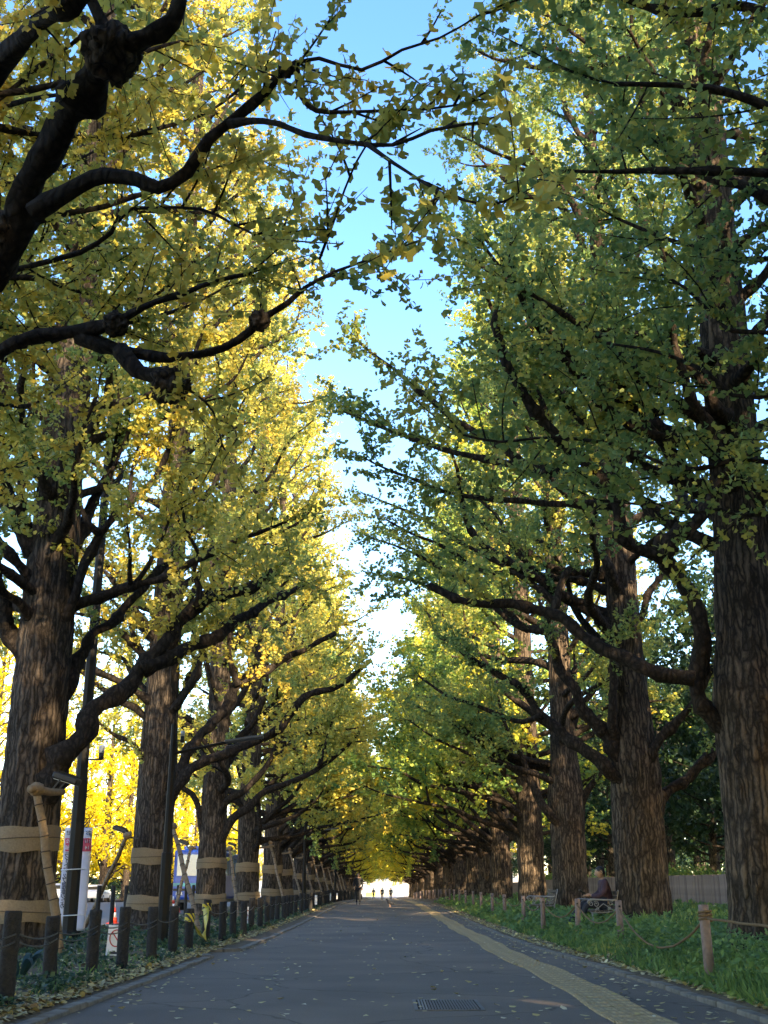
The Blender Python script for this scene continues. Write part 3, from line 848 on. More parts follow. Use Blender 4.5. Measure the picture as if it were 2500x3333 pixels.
# golden trees on the other side of the road
gold = []
for i in range(18):
    y = 40 + 13.0 * i
    gold.append(plant(-31.0 + rr.uniform(-.4, .4), y, 1, i % 3, None, M_LEAF_GOLD, rr.uniform(-3, 3), rr.uniform(.85, 1.0), -0.15))
for i in range(14):
    y = 62 + 14 * i
    gold.append(plant(-40.5 + rr.uniform(-.6, .6), y, 1, (i + 1) % 3, None, M_LEAF_GOLD, rr.uniform(-3, 3), rr.uniform(.8, .95), -0.15))
for i, r in enumerate(gold):
    tag(r, 'sunlit golden ginkgo in the rows across the road', 'tree', 'golden ginkgos across the road')

# burls on the limbs of the nearest left tree
for (c, r) in BURLS:
    ba = Acc()
    bm = bmesh.new()
    bmesh.ops.create_icosphere(bm, subdivisions=4, radius=1.0)
    vs = []
    for v in bm.verts:
        d = v.co.normalized()
        k = 1 + 0.30 * noise.noise(d * 2.0 + Vector(c)) + 0.25 * noise.noise(d * 5.5 + Vector(c)) + 0.16 * noise.noise(d * 12 + Vector(c))
        vs.append(tuple(Vector(c) + d * r * k - left_trees[0].location))
    ba.add(vs, [[v.index for v in f.verts] for f in bm.faces])
    bm.free()
    ba.build('burl', M_BARK, left_trees[0])

# ------------------------------------------------------------------ ground
def strip(name, x0f, x1f, y0, y1, ny, nx, zf, mat, kind='structure', parent=None):
    V = []; F = []
    for i in range(ny + 1):
        y = y0 + (y1 - y0) * (i / ny) ** 1.6
        for j in range(nx + 1):
            a, b = x0f(y), x1f(y)
            x = a + (b - a) * j / nx
            V.append((x, y, zf(x, y)))
    for i in range(ny):
        for j in range(nx):
            p = i * (nx + 1) + j
            F.append((p, p + 1, p + nx + 2, p + nx + 1))
    a = Acc(); a.add(V, F)
    o = a.build(name, mat, parent)
    if kind: o['kind'] = kind
    return o

def asphalt_mat():
    m, nt, out = new_mat('asphalt')
    b = nd(nt, 'ShaderNodeBsdfPrincipled', Roughness=0.85)
    b.inputs['Specular IOR Level'].default_value = 0.35
    tc = nt.nodes.new('ShaderNodeTexCoord')
    n1 = nd(nt, 'ShaderNodeTexNoise', Scale=90.0, Detail=4.0, Roughness=0.7)
    n2 = nd(nt, 'ShaderNodeTexNoise', Scale=0.7, Detail=5.0)
    n3 = nd(nt, 'ShaderNodeTexVoronoi', Scale=160.0)
    for n in (n1, n2, n3):
        nt.links.new(tc.outputs['Object'], n.inputs['Vector'])
    r1 = ramp(nt, [(0.3, (0.130, 0.108, 0.089)), (0.6, (0.220, 0.186, 0.155)), (0.8, (0.34, 0.29, 0.245))])
    r2 = ramp(nt, [(0.3, (0.80, 0.80, 0.82)), (0.7, (1.15, 1.13, 1.10))])
    nt.links.new(n1.outputs[0], r1.inputs[0]); nt.links.new(n2.outputs[0], r2.inputs[0])
    mx = nt.nodes.new('ShaderNodeMix'); mx.data_type = 'RGBA'; mx.blend_type = 'MULTIPLY'; mx.inputs[0].default_value = 1.0
    nt.links.new(r1.outputs[0], mx.inputs[6]); nt.links.new(r2.outputs[0], mx.inputs[7])
    # old repairs and hairline cracks
    vw = nd(nt, 'ShaderNodeTexNoise', Scale=1.6, Detail=5.0)
    nt.links.new(tc.outputs['Object'], vw.inputs['Vector'])
    vv = nt.nodes.new('ShaderNodeVectorMath'); vv.operation = 'MULTIPLY_ADD'; vv.inputs[1].default_value = (.5, .5, .5)
    nt.links.new(vw.outputs['Color'], vv.inputs[0]); nt.links.new(tc.outputs['Object'], vv.inputs[2])
    ck = nt.nodes.new('ShaderNodeTexVoronoi'); ck.feature = 'DISTANCE_TO_EDGE'; ck.inputs['Scale'].default_value = 0.32
    nt.links.new(vv.outputs[0], ck.inputs['Vector'])
    rk = ramp(nt, [(0.0, (0.5, 0.5, 0.5)), (0.006, (1, 1, 1))]); nt.links.new(ck.outputs['Distance'], rk.inputs[0])
    pc = nt.nodes.new('ShaderNodeTexVoronoi'); pc.inputs['Scale'].default_value = 0.32
    nt.links.new(vv.outputs[0], pc.inputs['Vector'])
    rp_ = ramp(nt, [(0.0, (0.86, 0.87, 0.89)), (1.0, (1.10, 1.08, 1.05))]); nt.links.new(pc.outputs['Color'], rp_.inputs[0])
    m2 = nt.nodes.new('ShaderNodeMix'); m2.data_type = 'RGBA'; m2.blend_type = 'MULTIPLY'; m2.inputs[0].default_value = 1.0
    nt.links.new(mx.outputs[2], m2.inputs[6]); nt.links.new(rk.outputs[0], m2.inputs[7])
    m3 = nt.nodes.new('ShaderNodeMix'); m3.data_type = 'RGBA'; m3.blend_type = 'MULTIPLY'; m3.inputs[0].default_value = 1.0
    nt.links.new(m2.outputs[2], m3.inputs[6]); nt.links.new(rp_.outputs[0], m3.inputs[7])
    nt.links.new(m3.outputs[2], b.inputs['Base Color'])
    bp = nd(nt, 'ShaderNodeBump', Strength=0.8, Distance=0.006)
    nt.links.new(n3.outputs[0], bp.inputs['Height']); nt.links.new(bp.outputs[0], b.inputs['Normal'])
    nt.links.new(b.outputs[0], out.inputs[0])
    return m
M_ASPHALT = asphalt_mat()
M_SOIL = simple('leaf_strewn_soil', (0.12, 0.085, 0.05), 0.95, vary=0.45, scale=9.0, bump=0.03, bscale=25.0)
M_EARTH = simple('earth', (0.09, 0.075, 0.05), 0.95, vary=0.3, scale=1.0, bump=0.02)
M_KERB = simple('kerb_concrete', (0.165, 0.145, 0.118), 0.9, vary=0.4, scale=7.0, bump=0.004, bscale=90.0)
M_ROAD = simple('road_asphalt', (0.075, 0.077, 0.082), 0.8, vary=0.15, scale=3.0)

strip('ground', lambda y: -900, lambda y: 900, -60, 1800, 60, 24, lambda x, y: -0.35 + gz(y) - 0.0, M_EARTH)
KL = lambda y: -2.65 if y < 19.4 else -2.45
KR = lambda y: 2.95 - 0.30 * smooth(9, 26, y)
strip('path', lambda y: -3.4, lambda y: 3.2, -40, 330, 180, 2, lambda x, y: gz(y), M_ASPHALT)
def vz(x, y):
    h = 0.05 * noise.noise(Vector((x * .9, y * .9, 3))) + 0.04 * noise.noise(Vector((x * 2.7, y * 2.7, 9)))
    return h
strip('left_verge', lambda y: -7.4, lambda y: KL(y) - 0.05, 20.6, 265, 280, 18, lambda x, y: gz(y) + 0.03 + (0.06 + vz(x, y)) * smooth(0.1, 0.7, abs(x) - 2.6), M_SOIL)
strip('left_verge', lambda y: -7.4, lambda y: KL(y) - 0.05, -30, 19.3, 120, 18, lambda x, y: gz(y) + 0.03 + (0.06 + vz(x, y)) * smooth(0.1, 0.7, abs(x) - 2.6), M_SOIL)
strip('left_verge', lambda y: -7.4, lambda y: -3.35, 19.3, 20.6, 8, 12, lambda x, y: gz(y) + 0.03 + (0.06 + vz(x, y)) * smooth(0.1, 0.7, abs(x) - 3.3), M_SOIL)
strip('right_verge', lambda y: KR(y) + 0.06, lambda y: 14.0, -30, 265, 320, 24, lambda x, y: gz(y) + 0.03 + (0.10 + 0.1 * smooth(3, 9, x) + vz(x, y)) * smooth(0.1, 0.8, x - 2.8), M_SOIL)
strip('forest_floor', lambda y: 13.9, lambda y: 80, -30, 300, 60, 10, lambda x, y: gz(y) + 0.12, M_EARTH)
strip('road', lambda y: -27.5, lambda y: -7.7, -60, 330, 80, 2, lambda x, y: gz(y) - 0.16, M_ROAD)
strip('far_verge', lambda y: -70, lambda y: -27.7, -60, 330, 60, 8, lambda x, y: gz(y) - 0.02, M_SOIL)

# ------------------------------------------------------------------ kerbs, tactile strip, drain
def stones(name, xf, y0, y1, length, w, h, ends=None):
    root = empty(name, (0, 0, 0)); root['kind'] = 'structure'
    a = Acc(); a.box((0, 0, 0), (w, length - 0.012, h))
    me = a.mesh('kerb_stone', M_KERB, False)
    y = y0; n = 0; far = Acc()
    while y < y1:
        x = xf(y); ang = math.atan2(xf(y + length) - x, length)
        if n < 110:
            o = link('kerb_stone', me, root)
            o.location = (x + random.uniform(-.006, .006), y + length / 2, gz(y) + 0.038 - h / 2 + random.uniform(-.009, .009))
            o.rotation_euler = (math.atan2(gz(y + length) - gz(y), length), random.uniform(-.05, .05), -ang + random.uniform(-.012, .012))
            if n < 60: bevel(o, 0.012, 2)
        else:
            far.box((x, y + length / 2, gz(y) + 0.05 - h / 2), (w, length, h))
        n += 1; y += length
    if far.v:
        tag(far.build('kerb_stones', M_KERB, root, False), kind='stuff')
    return root
stones('left_kerb', lambda y: -2.66, 3.0, 18.3, 0.6, 0.13, 0.2)
stones('left_kerb', lambda y: -2.47, 20.7, 260.0, 0.6, 0.13, 0.2)
stones('right_kerb', lambda y: KR(y) + 0.02, 3.0, 260.0, 0.6, 0.13, 0.2)
# the kerb turns aside where a paved bay opens between the bollards
o = empty('kerb_return', (0, 0, 0)); o['kind'] = 'structure'
for (a, b) in [((-2.66, 18.3), (-2.74, 18.78)), ((-2.74, 18.78), (-3.0, 19.12)), ((-3.0, 19.12), (-3.4, 19.22)), ((-2.47, 20.7), (-2.72, 20.48)), ((-2.72, 20.48), (-3.1, 20.42))]:
    c = Acc(); c.bar((a[0], a[1], gz(19) - 0.045), (b[0], b[1], gz(19) - 0.045), 0.13, 0.2)
    bevel(c.build('kerb_stone', M_KERB, o, False), 0.012)

M_TACTILE = simple('tactile_yellow', (0.40, 0.285, 0.15), 0.85, vary=0.35, scale=5.0, bump=0.004, bscale=50.0)
tac = empty('tactile_strip', (0, 0, 0)); tac['kind'] = 'structure'
TX = lambda y: 2.03 + 0.035 * math.sin(y * 0.55) + 0.02 * math.sin(y * 1.7) - 0.06 * smooth(15, 60, y)
a = Acc(); a.box((0, 0, 0), (0.222, 0.292, 0.03))
for i in range(4):
    a.box((-0.083 + 0.055 * i, 0, 0.0165), (0.024, 0.26, 0.005))
tile = a.mesh('tile', M_TACTILE, False)
far = Acc(); y = 6.5; n = 0
while y < 250:
    for k in (-1, 1):
        x = TX(y) + k * 0.1135
        if n < 300:
            o = link('tile', tile, tac); o.location = (x, y + 0.15, gz(y) - 0.003 + random.uniform(-.003, .003))
            o.rotation_euler = (math.atan2(gz(y + .3) - gz(y), .3), random.uniform(-.012, .012), random.uniform(-.02, .02))
        else:
            far.box((x, y + 0.15, gz(y) - 0.004), (0.222, 0.292, 0.03))
        n += 1
    y += 0.3
tag(far.build('tiles', M_TACTILE, tac, False), kind='stuff')

M_IRON = simple('cast_iron', (0.14, 0.14, 0.14), 0.6, 0.3, vary=0.25, scale=20)
M_IRON_PALE = simple('pale_steel', (0.20, 0.21, 0.22), 0.5, 0.6, vary=0.2, scale=20)
M_HOLE_SHADE = simple('hole_shade', (0.012, 0.012, 0.012), 0.9)  # near-black colour standing for the shade inside holes
gy0 = G(1460, 3290)[1]; gy1 = G(1460, 3257)[1]; gx0 = G(1352, 3275)[0]; gx1 = G(1562, 3275)[0]
grate = empty('drain_grate', ((gx0 + gx1) / 2, (gy0 + gy1) / 2, gz(10)))
gw, gl = gx1 - gx0, gy1 - gy0
a = Acc(); a.box((0, 0, 0.002), (gw, gl, 0.004)); a.build('well_shade', M_HOLE_SHADE, grate, False)  # flat near-black plate painting the shade down the drain
a = Acc()
for sx in (-1, 1): a.box((sx * gw / 2, 0, 0.006), (0.03, gl + 0.03, 0.008))
for sy in (-1, 1): a.box((0, sy * gl / 2, 0.0058), (gw - 0.03, 0.03, 0.007))
a.build('frame', M_IRON, grate, False)
a = Acc(); a.box((0, 0, 0), (0.014, gl - 0.035, 0.014)); bar_me = a.mesh('bar', M_IRON, False)
for i in range(20):
    b = link('bar', bar_me, grate); b.location = (-gw / 2 + 0.04 + (gw - 0.08) * i / 19, 0, 0.0055)
    if i < 3: override(b, M_IRON_PALE)  # first bars on the left in paler steel
tag(grate, 'dark iron drain grate with narrow bars set in the asphalt path', 'drain grate')

# ------------------------------------------------------------------ leaf litter and ground cover
def scatter_leaves(name, pts, size, tint, tmpl, mat, up=2.5, lift=0.0, parent=None, along_up=0.0):
    n = len(pts)
    al = RNG.normal(size=(n, 3)); al[:, 2] *= 0.15; al[:, 2] += along_up
    nor = RNG.normal(size=(n, 3)) * 0.6; nor[:, 2] += up
    me = leaves_mesh(name, pts, al, nor, size, tint, tmpl, mat)
    o = link(name, me, parent)
    return o
def ypick(n, y0, y1, p=1.0):
    u = RNG.random(n)
    return (y0 ** (1 - p) + u * (y1 ** (1 - p) - y0 ** (1 - p))) ** (1 / (1 - p)) if p != 1 else y0 * (y1 / y0) ** u
GZ = np.vectorize(gz)
# fallen leaves lying on the path
n = 1000
y = ypick(n, 5.5, 120, 1.25); x = RNG.uniform(-2.5, 2.8, n)
edge = RNG.random(n) < 0.45
x = np.where(edge, np.where(RNG.random(n) < 0.3, -2.5 + np.abs(RNG.normal(size=n)) * .18, 2.72 - np.abs(RNG.normal(size=n)) * .30), x)
o = scatter_leaves('fallen_leaves', np.stack([x, y, GZ(y) + 0.012], -1), RNG.uniform(.025, .055, n), 0.35 + 0.65 * RNG.random(n), LEAF_MID, M_LITTER, 5.0)
tag(o, 'pale yellow ginkgo leaves fallen on the asphalt path', 'leaves', kind='stuff')
# litter along the left kerb and on the left verge
n = 9000
y = ypick(n, 6, 70, 1.3); x = np.where(RNG.random(n) < 0.45, -2.78 - np.abs(RNG.normal(size=n)) * .22, RNG.uniform(-6.8, -2.8, n))
zz = np.array([gz(b) + 0.03 + (0.06 + vz(a_, b)) * smooth(0.1, 0.7, abs(a_) - 2.6) for a_, b in zip(x, y)])
o = scatter_leaves('leaf_litter', np.stack([x, y, zz + 0.02], -1), RNG.uniform(.03, .06, n), RNG.random(n) ** 1.3 * 0.9, LEAF_MID, M_LITTER, 2.2)
tag(o, 'brown and yellow leaf litter on the bare soil beside the left kerb', 'leaves', kind='stuff')
n = 5000
y = ypick(n, 6, 60, 1.3); x = np.vectorize(KR)(y) + 0.14 + np.abs(RNG.normal(size=n)) * .25
zz = np.array([gz(b) + 0.03 + (0.10 + 0.1 * smooth(3, 9, a_) + vz(a_, b)) * smooth(0.1, 0.8, a_ - 2.8) for a_, b in zip(x, y)])
o = scatter_leaves('leaf_litter', np.stack([x, y, zz + 0.015], -1), RNG.uniform(.025, .055, n), 0.25 + 0.7 * RNG.random(n), LEAF_MID, M_LITTER, 2.5)
tag(o, 'dry pale leaf litter on the soil beside the right kerb', 'leaves', kind='stuff')

def right_z(a_, b):
    return gz(b) + 0.03 + (0.10 + 0.1 * smooth(3, 9, a_) + vz(a_, b)) * smooth(0.1, 0.8, a_ - 2.8)
def cover_right(n, y0, y1, name, label, size, tmpl, mat, hmax, xa, xb, tb=0.0, upright=0.35, gaps=-0.12):
    y = ypick(n, y0, y1, 1.5); x = xa + (xb - xa) * RNG.random(n) ** 1.15
    keep = np.array([noise.noise(Vector((a_ * .55, b * .45, 4.0))) + 0.5 * smooth(0, 1.0, a_ - 3.2) + RNG.normal() * .25 > gaps for a_, b in zip(x, y)])
    x, y = x[keep], y[keep]
    hh = np.array([hmax * (0.45 + 0.75 * (0.5 + 0.5 * noise.noise(Vector((a_ * 1.1, b * 1.1, 7.7))))) * smooth(0.0, 1.1, a_ - 3.05) + 0.04 for a_, b in zip(x, y)])
    z0 = np.array([right_z(a_, b) for a_, b in zip(x, y)])
    z = z0 + hh * RNG.random(len(x)) ** 0.6
    tn = np.array([0.42 + 0.5 * noise.noise(Vector((a_ * .8, b * .8, 1.5))) for a_, b in zip(x, y)]) + RNG.normal(size=len(x)) * .13 + tb
    o = scatter_leaves(name, np.stack([x, y, z], -1), size * RNG.uniform(.6, 1.3, len(x)) * np.clip(y / 16, 1, 1.9), tn, tmpl, mat, 1.1, along_up=upright)
    return tag(o, label, 'ground cover', kind='stuff')
cover_right(52000, 6.5, 75, 'ground_cover', 'lush green weeds growing under the right hand trees', 0.052, LEAF_FAR, M_WEED, 0.36, 3.1, 9.4)
def blades(n, y0, y1, xa, xb, name, label, h, zf, mat, gaps=-.1, tb=0.0):
    y = ypick(n, y0, y1, 1.5); x = xa + (xb - xa) * RNG.random(n)
    keep = np.array([noise.noise(Vector((a_ * .8, b * .8, 14.0))) + RNG.normal() * .25 > gaps for a_, b in zip(x, y)])
    x, y = x[keep], y[keep]; m = len(x)
    z = np.array([zf(a_, b) for a_, b in zip(x, y)])
    al = RNG.normal(size=(m, 3)) * .55; al[:, 2] = 1.0
    tn = np.array([0.5 + 0.4 * noise.noise(Vector((a_, b, 2.5))) for a_, b in zip(x, y)]) + RNG.normal(size=m) * .15 + tb
    me = leaves_mesh(name, np.stack([x, y, z], -1), al, RNG.normal(size=(m, 3)), h * RNG.uniform(.5, 1.2, m), tn, LEAF_BLADE * np.array((1.6, 1, 1)), mat)
    return tag(link(name, me), label, 'grass', kind='stuff')
blades(26000, 6.5, 60, 3.1, 5.2, 'grass', 'bright grass blades along the edge of the right verge', 0.17, right_z, M_WEED, -.05, .12)
blades(14000, 20, 75, 5.0, 9.5, 'grass', 'tall pale grass in front of the fence', 0.42, right_z, M_WEED, -.1, .16)
def left_z(a_, b):
    return gz(b) + 0.03 + (0.06 + vz(a_, b)) * smooth(0.1, 0.7, abs(a_) - 2.6)
n = 30000
y = ypick(n, 6.0, 70, 1.5); x = -2.95 - 3.6 * RNG.random(n) ** 1.3
keep = np.array([noise.noise(Vector((a_ * 1.0, b * .8, 21.0))) + 0.25 * noise.noise(Vector((a_ * 3.0, b * 3, 2.0))) + RNG.normal() * .12 > 0.02 for a_, b in zip(x, y)])
x, y = x[keep], y[keep]
hh = np.array([0.05 + 0.20 * max(0.0, noise.noise(Vector((a_ * 1.0, b * .8, 21.0)))) for a_, b in zip(x, y)])
z = np.array([left_z(a_, b) for a_, b in zip(x, y)]) + hh * RNG.random(len(x)) ** .6
tn = 0.35 + RNG.normal(size=len(x)) * .25 + np.where(RNG.random(len(x)) < .06, .5, 0)
o = scatter_leaves('ground_cover', np.stack([x, y, z], -1), .045 * RNG.uniform(.6, 1.3, len(x)) * np.clip(y / 16, 1, 1.8), tn, LEAF_OVAL * np.array((1.3, 1.3, 1.3)), M_DARKWEED, 1.0, along_up=.35)
tag(o, 'low dark green ivy patches between the left bollards and trees', 'ground cover', kind='stuff')
blades(12000, 6.0, 60, -6.5, -2.95, 'grass', 'short thin grass on the left verge', 0.10, left_z, M_WEED, 0.0, .05)

# ------------------------------------------------------------------ palisade fence and the wood behind it
M_FENCE = simple('weathered_plank', (0.27, 0.20, 0.185), 0.85, vary=0.3, scale=4.0, bump=0.004, bscale=30)
M_FENCE2 = simple('weathered_plank_dark', (0.20, 0.145, 0.135), 0.85, vary=0.3, scale=4.0, bump=0.004, bscale=30)
fence = empty('palisade_fence', (9.7, 20, 0.1))
a = Acc(); a.box((0, 0, 0.6), (0.025, 0.112, 1.2)); slat_me = a.mesh('slat', M_FENCE, False)
far = Acc(); n = 0; y = 21.0
while y < 110:
    h = 1.0 + 0.02 * random.random()
    if n < 300:
        o = link('slat', slat_me, fence); o.location = (random.uniform(-.008, .008), y - 20, gz(y) + 0.05); o.scale = (1, 1, h * 1.02)
        o.rotation_euler = (random.uniform(-.012, .012), 0, random.uniform(-.04, .04))
        if random.random() < 0.3: override(o, M_FENCE2)
    else:
        far.box((0, y - 20, gz(y) + 0.65), (0.025, 0.112, 1.2 * h))
    n += 1; y += 0.125
tag(far.build('slats', M_FENCE, fence, False), kind='stuff')
for z in (0.35, 1.0):
    a = Acc(); a.tube([(0.05, 1 + 89 * i / 30, gz(21 + 89 * i / 30) + z) for i in range(31)], 0.03, 4); a.build('rail', M_FENCE2, fence, False)
tag(fence, 'pinkish brown palisade fence of upright slats behind the right hand trees', 'fence')

def evergreen(seed, h, r):
    t = Tree((0, 0, 0), seed, 1, 0.35, seed * .7)
    t.profile = [(-.2, .30, 0, 0), (.5, .24, 0, 0), (h * .5, .17, .2, .1), (h, .03, .3, .1)]
    rng = t.rng; z = 2.2; az = 0
    while z < h:
        az += 2.4 + rng.normal() * .4
        L = r * (1.0 - 0.75 * (z / h) ** 2.2) * rng.uniform(.75, 1.1)
        t.limb(z, az, math.radians(rng.uniform(0, 35)), max(.7, L), 0.05, up=.2, leafy=(.25, 1))
        z += .27 * rng.uniform(.6, 1.4)
    t.grow(spacing=.34, sub_len=(.7, 1.5), twig_gap=.34)
    wm = t.wood(M_BARK_F, tseg=16, zstep=.5, limb_seg=5, sub_seg=0, top=h)
    cm, k = t.foliage(LEAF_OVAL * np.array((1.3, 1, 1)), .19, .12, (2, 3), M_EVERGREEN, .25)
    print('EVERGREEN', k)
    return wm, cm
EV = [evergreen(41, 13.0, 3.6), evergreen(42, 15.0, 3.9)]
spots = []
for i in range(13): spots.append((13.2 + rr.uniform(-.9, .9), 17 + 6.6 * i + rr.uniform(-1, 1)))
for i in range(12): spots.append((19.0 + rr.uniform(-1.2, 1.2), 26 + 7.2 * i + rr.uniform(-1, 1)))
for i in range(15): spots.append((12.2 + rr.uniform(-.8, .8), -60 + 5 * i))  # unseen wood carried on behind the camera to keep sun off the trunks
for i in range(10): spots.append((17.5 + rr.uniform(-.8, .8), -58 + 7.5 * i))
for i in range(11): spots.append((14.5 + rr.uniform(-1.5, 1.5), 105 + 14 * i))
for i in range(9): spots.append((26.5 + rr.uniform(-1.2, 1.2), 36 + 10 * i + rr.uniform(-1, 1)))
spots.append((9.4, -5.5))  # lone unseen tree added to block sun flecks on the path
for i, (x, y) in enumerate(spots):
    root = empty('evergreen_tree', (x, y, gz(y) + .1), rr.uniform(0, 6.28)); s_ = rr.uniform(.85, 1.15) * (1.3 if y < 12 else 1.0); root.scale = (s_, s_, s_)  # the unseen ones are enlarged to cast more shade
    link('trunk', EV[i % 2][0], root); link('crown', EV[i % 2][1], root)
    if y > 12:
        tag(root, 'dark evergreen tree in the wood behind the palisade fence', 'tree', 'evergreen trees of the wood behind the fence')
    else:
        tag(root, 'unseen evergreen tree added beside and behind the viewpoint to block the sun', 'tree', 'unseen sun-blocking evergreen trees behind the viewpoint')
def shrub(seed, n=5200):
    g = np.random.default_rng(seed)
    d = g.normal(size=(n, 3)); d /= np.linalg.norm(d, axis=1)[:, None]; d[:, 2] = np.abs(d[:, 2])
    k = 0.55 + .45 * g.random(n) ** .5
    w = np.array([1 + .35 * noise.noise(Vector(v) * 1.8 + Vector((seed, 0, 0))) for v in d])
    p = d * (k * w)[:, None] * np.array((1.5, 1.9, 1.7))
    tn = np.array([.62 + .4 * noise.noise(Vector(v) * 1.3 + Vector((seed, 3, 0))) for v in p]) + g.normal(size=n) * .15
    cm = leaves_mesh('foliage', p, d + g.normal(size=(n, 3)) * .6, g.normal(size=(n, 3)) + np.array((0, 0, .7)), .12 * g.uniform(.6, 1.2, n), tn, LEAF_OVAL * np.array((1.3, 1, 1)), M_WEED)
    a = Acc()
    for j in range(5):
        a.tube([(0, 0, -.1), (g.normal() * .25, g.normal() * .25, .6), (g.normal() * .6, g.normal() * .6, 1.2)], (.035, .025, .012), 5)
    return cm, a.mesh('stems', M_BARK_F)
SH = [shrub(3), shrub(8)]
for i in range(15):
    y = 27 + 5.2 * i + rr.uniform(-.8, .8)
    root = empty('shrub', (12.3 + rr.uniform(-.2, .7), y, gz(y) + .1), rr.uniform(0, 6.28)); s_ = rr.uniform(.6, 1.05); root.scale = (s_, s_, s_)
    link('foliage', SH[i % 2][0], root); link('stems', SH[i % 2][1], root)
    tag(root, 'leafy green shrub growing just behind the palisade fence', 'shrub', 'shrubs behind the fence')

# ------------------------------------------------------------------ things on the left verge
M_POST = simple('log_post', (0.019, 0.017, 0.0155), 0.9, vary=0.5, scale=35.0, bump=0.02, bscale=42.0)
M_WIRE = simple('steel_wire', (0.10, 0.095, 0.09), 0.5, 0.6)
M_BURLAP = simple('burlap', (0.20, 0.142, 0.085), 0.95, vary=0.18, scale=40.0, bump=0.003, bscale=220.0)
M_TWINE = simple('dark_twine', (0.05, 0.035, 0.025), 0.9)
M_POLE = simple('support_pole_wood', (0.19, 0.135, 0.088), 0.85, vary=0.3, scale=14.0, bump=0.004, bscale=60)
M_WRAP = simple('wrapped_pole', (0.22, 0.15, 0.09), 0.95, vary=0.2, scale=30.0, bump=0.004, bscale=160)
M_BRONZE = simple('bronze_lamp_paint', (0.011, 0.0095, 0.008), 0.6, 0.0, 0.25, vary=0.2, scale=5.0)
M_BLACKM = simple('black_metal', (0.022, 0.022, 0.024), 0.45, 0.3)
M_LAMPGLASS = simple('lamp_glass', (0.55, 0.58, 0.60), 0.15)
M_GREY = simple('grey_head', (0.10, 0.105, 0.115), 0.4, 0.3)
M_WHITE = simple('white_board', (0.72, 0.72, 0.74), 0.5, vary=0.05)
M_CLOTHW = simple('banner_cloth', (0.66, 0.65, 0.76), 0.8, vary=0.06, scale=4)
M_PINK = simple('banner_pink', (0.66, 0.10, 0.17), 0.8, vary=0.08)
M_INK = simple('banner_ink', (0.05, 0.05, 0.07), 0.8)
M_RED = simple('sign_red', (0.50, 0.05, 0.05), 0.5, vary=0.05)
M_ORANGE = simple('cone_red', (0.70, 0.06, 0.03), 0.5, vary=0.05)

# bollards by the path
px = [(11, 3306), (156, 3234), (294, 3196), (393, 3176), (491, 3146), (560, 3123), (612, 3108), (667, 3090), (722, 3078)]
pos = [G(*p) for p in px]
hts = [.74, .66, .70, .72, .70, .69, .64, .76, .72]
bol = [(p[0], p[1], h) for p, h in zip(pos, hts)]
bol = [(-3.2, 8.4, .72)] + bol
y = bol[-1][1]
while y < 165:
    y += 1.75 if y < 40 else 2.0
    bol.append((-3.08 + random.uniform(-.03, .03), y, random.uniform(.66, .76)))
def post_mesh(seg=18, r=.07):
    a = Acc(); V = []
    for i, z in enumerate(np.linspace(-.1, 1.0, 14)):
        ring = []
        for j in range(seg):
            an = 2 * math.pi * j / seg
            k = r * (1 + .10 * noise.noise(Vector((math.cos(an) * 2.2, math.sin(an) * 2.2, z * 7))) + .05 * noise.noise(Vector((math.cos(an) * 6, math.sin(an) * 6, z * 20))))
            ring.append((k * math.cos(an), k * math.sin(an), z))
        V.append(ring)
    V.append([(p[0] * .86, p[1] * .86, 1.02) for p in V[-1]])
    a.grid(np.array(V)); return a.mesh('bollard', M_POST)
PM = post_mesh()
for i, (x, y, h) in enumerate(bol):
    o = link('bollard', PM); o.location = (x, y, gz(y) + .05); o.scale = (1, 1, h)
    o.rotation_euler = (random.uniform(-.02, .02), random.uniform(-.02, .02), random.uniform(0, 6))
    if i < 34:
        lab = 'dark log-like bollard, %s from the front along the left kerb' % ORD[i - 1]
        if i == 0: lab = 'dark log-like bollard just out of frame at the lower left'
        if i == 1: lab = 'dark log-like bollard cut by the left edge of the picture'
    else:
        lab = 'dark log-like bollard far along the left side of the path'
    tag(o, lab, 'bollard', 'bollards along the left kerb')
a = Acc()
for (x0, y0, h0), (x1, y1, h1) in zip(bol[:34], bol[1:35]):
    for f, sag in ((.78, .05), (.70, .10)):
        p = []
        for k in range(9):
            u = k / 8
            p.append((x0 + (x1 - x0) * u + .05, y0 + (y1 - y0) * u, gz(y0) + .05 + (h0 * (1 - u) + h1 * u) * f - sag * 4 * u * (1 - u) * (1.0 if f > .75 else .6)))
        a.tube(p, .007, 4, False)
        if f > .75 and y0 > 16: break
tag(a.build('guard_wire', M_WIRE), 'thin slack wire strung from bollard to bollard on the left', 'wire')
# taller posts along the road edge
pm2 = post_mesh(12, .055)
for i, y in enumerate([22.6, 24.2, 25.7, 27.2, 28.8, 30.3, 31.9, 33.4, 35.0, 36.6, 38.2, 39.8, 41.4, 43.0, 44.6, 46.2, 47.8, 49.4]):
    o = link('road_post', pm2); o.location = (-6.85 + random.uniform(-.03, .03), y, gz(y) + .05); o.scale = (1, 1, 1.02)
    tag(o, 'dark slim post at the road edge behind the left hand trees', 'post', 'posts along the road edge')
p = G(248, 3078)
o = link('bollard', PM); o.location = (p[0], p[1], .05); o.scale = (.9, .9, .58)
tag(o, 'short dark bollard standing close beside the tall lamp post', 'bollard', 'bollards along the left kerb')

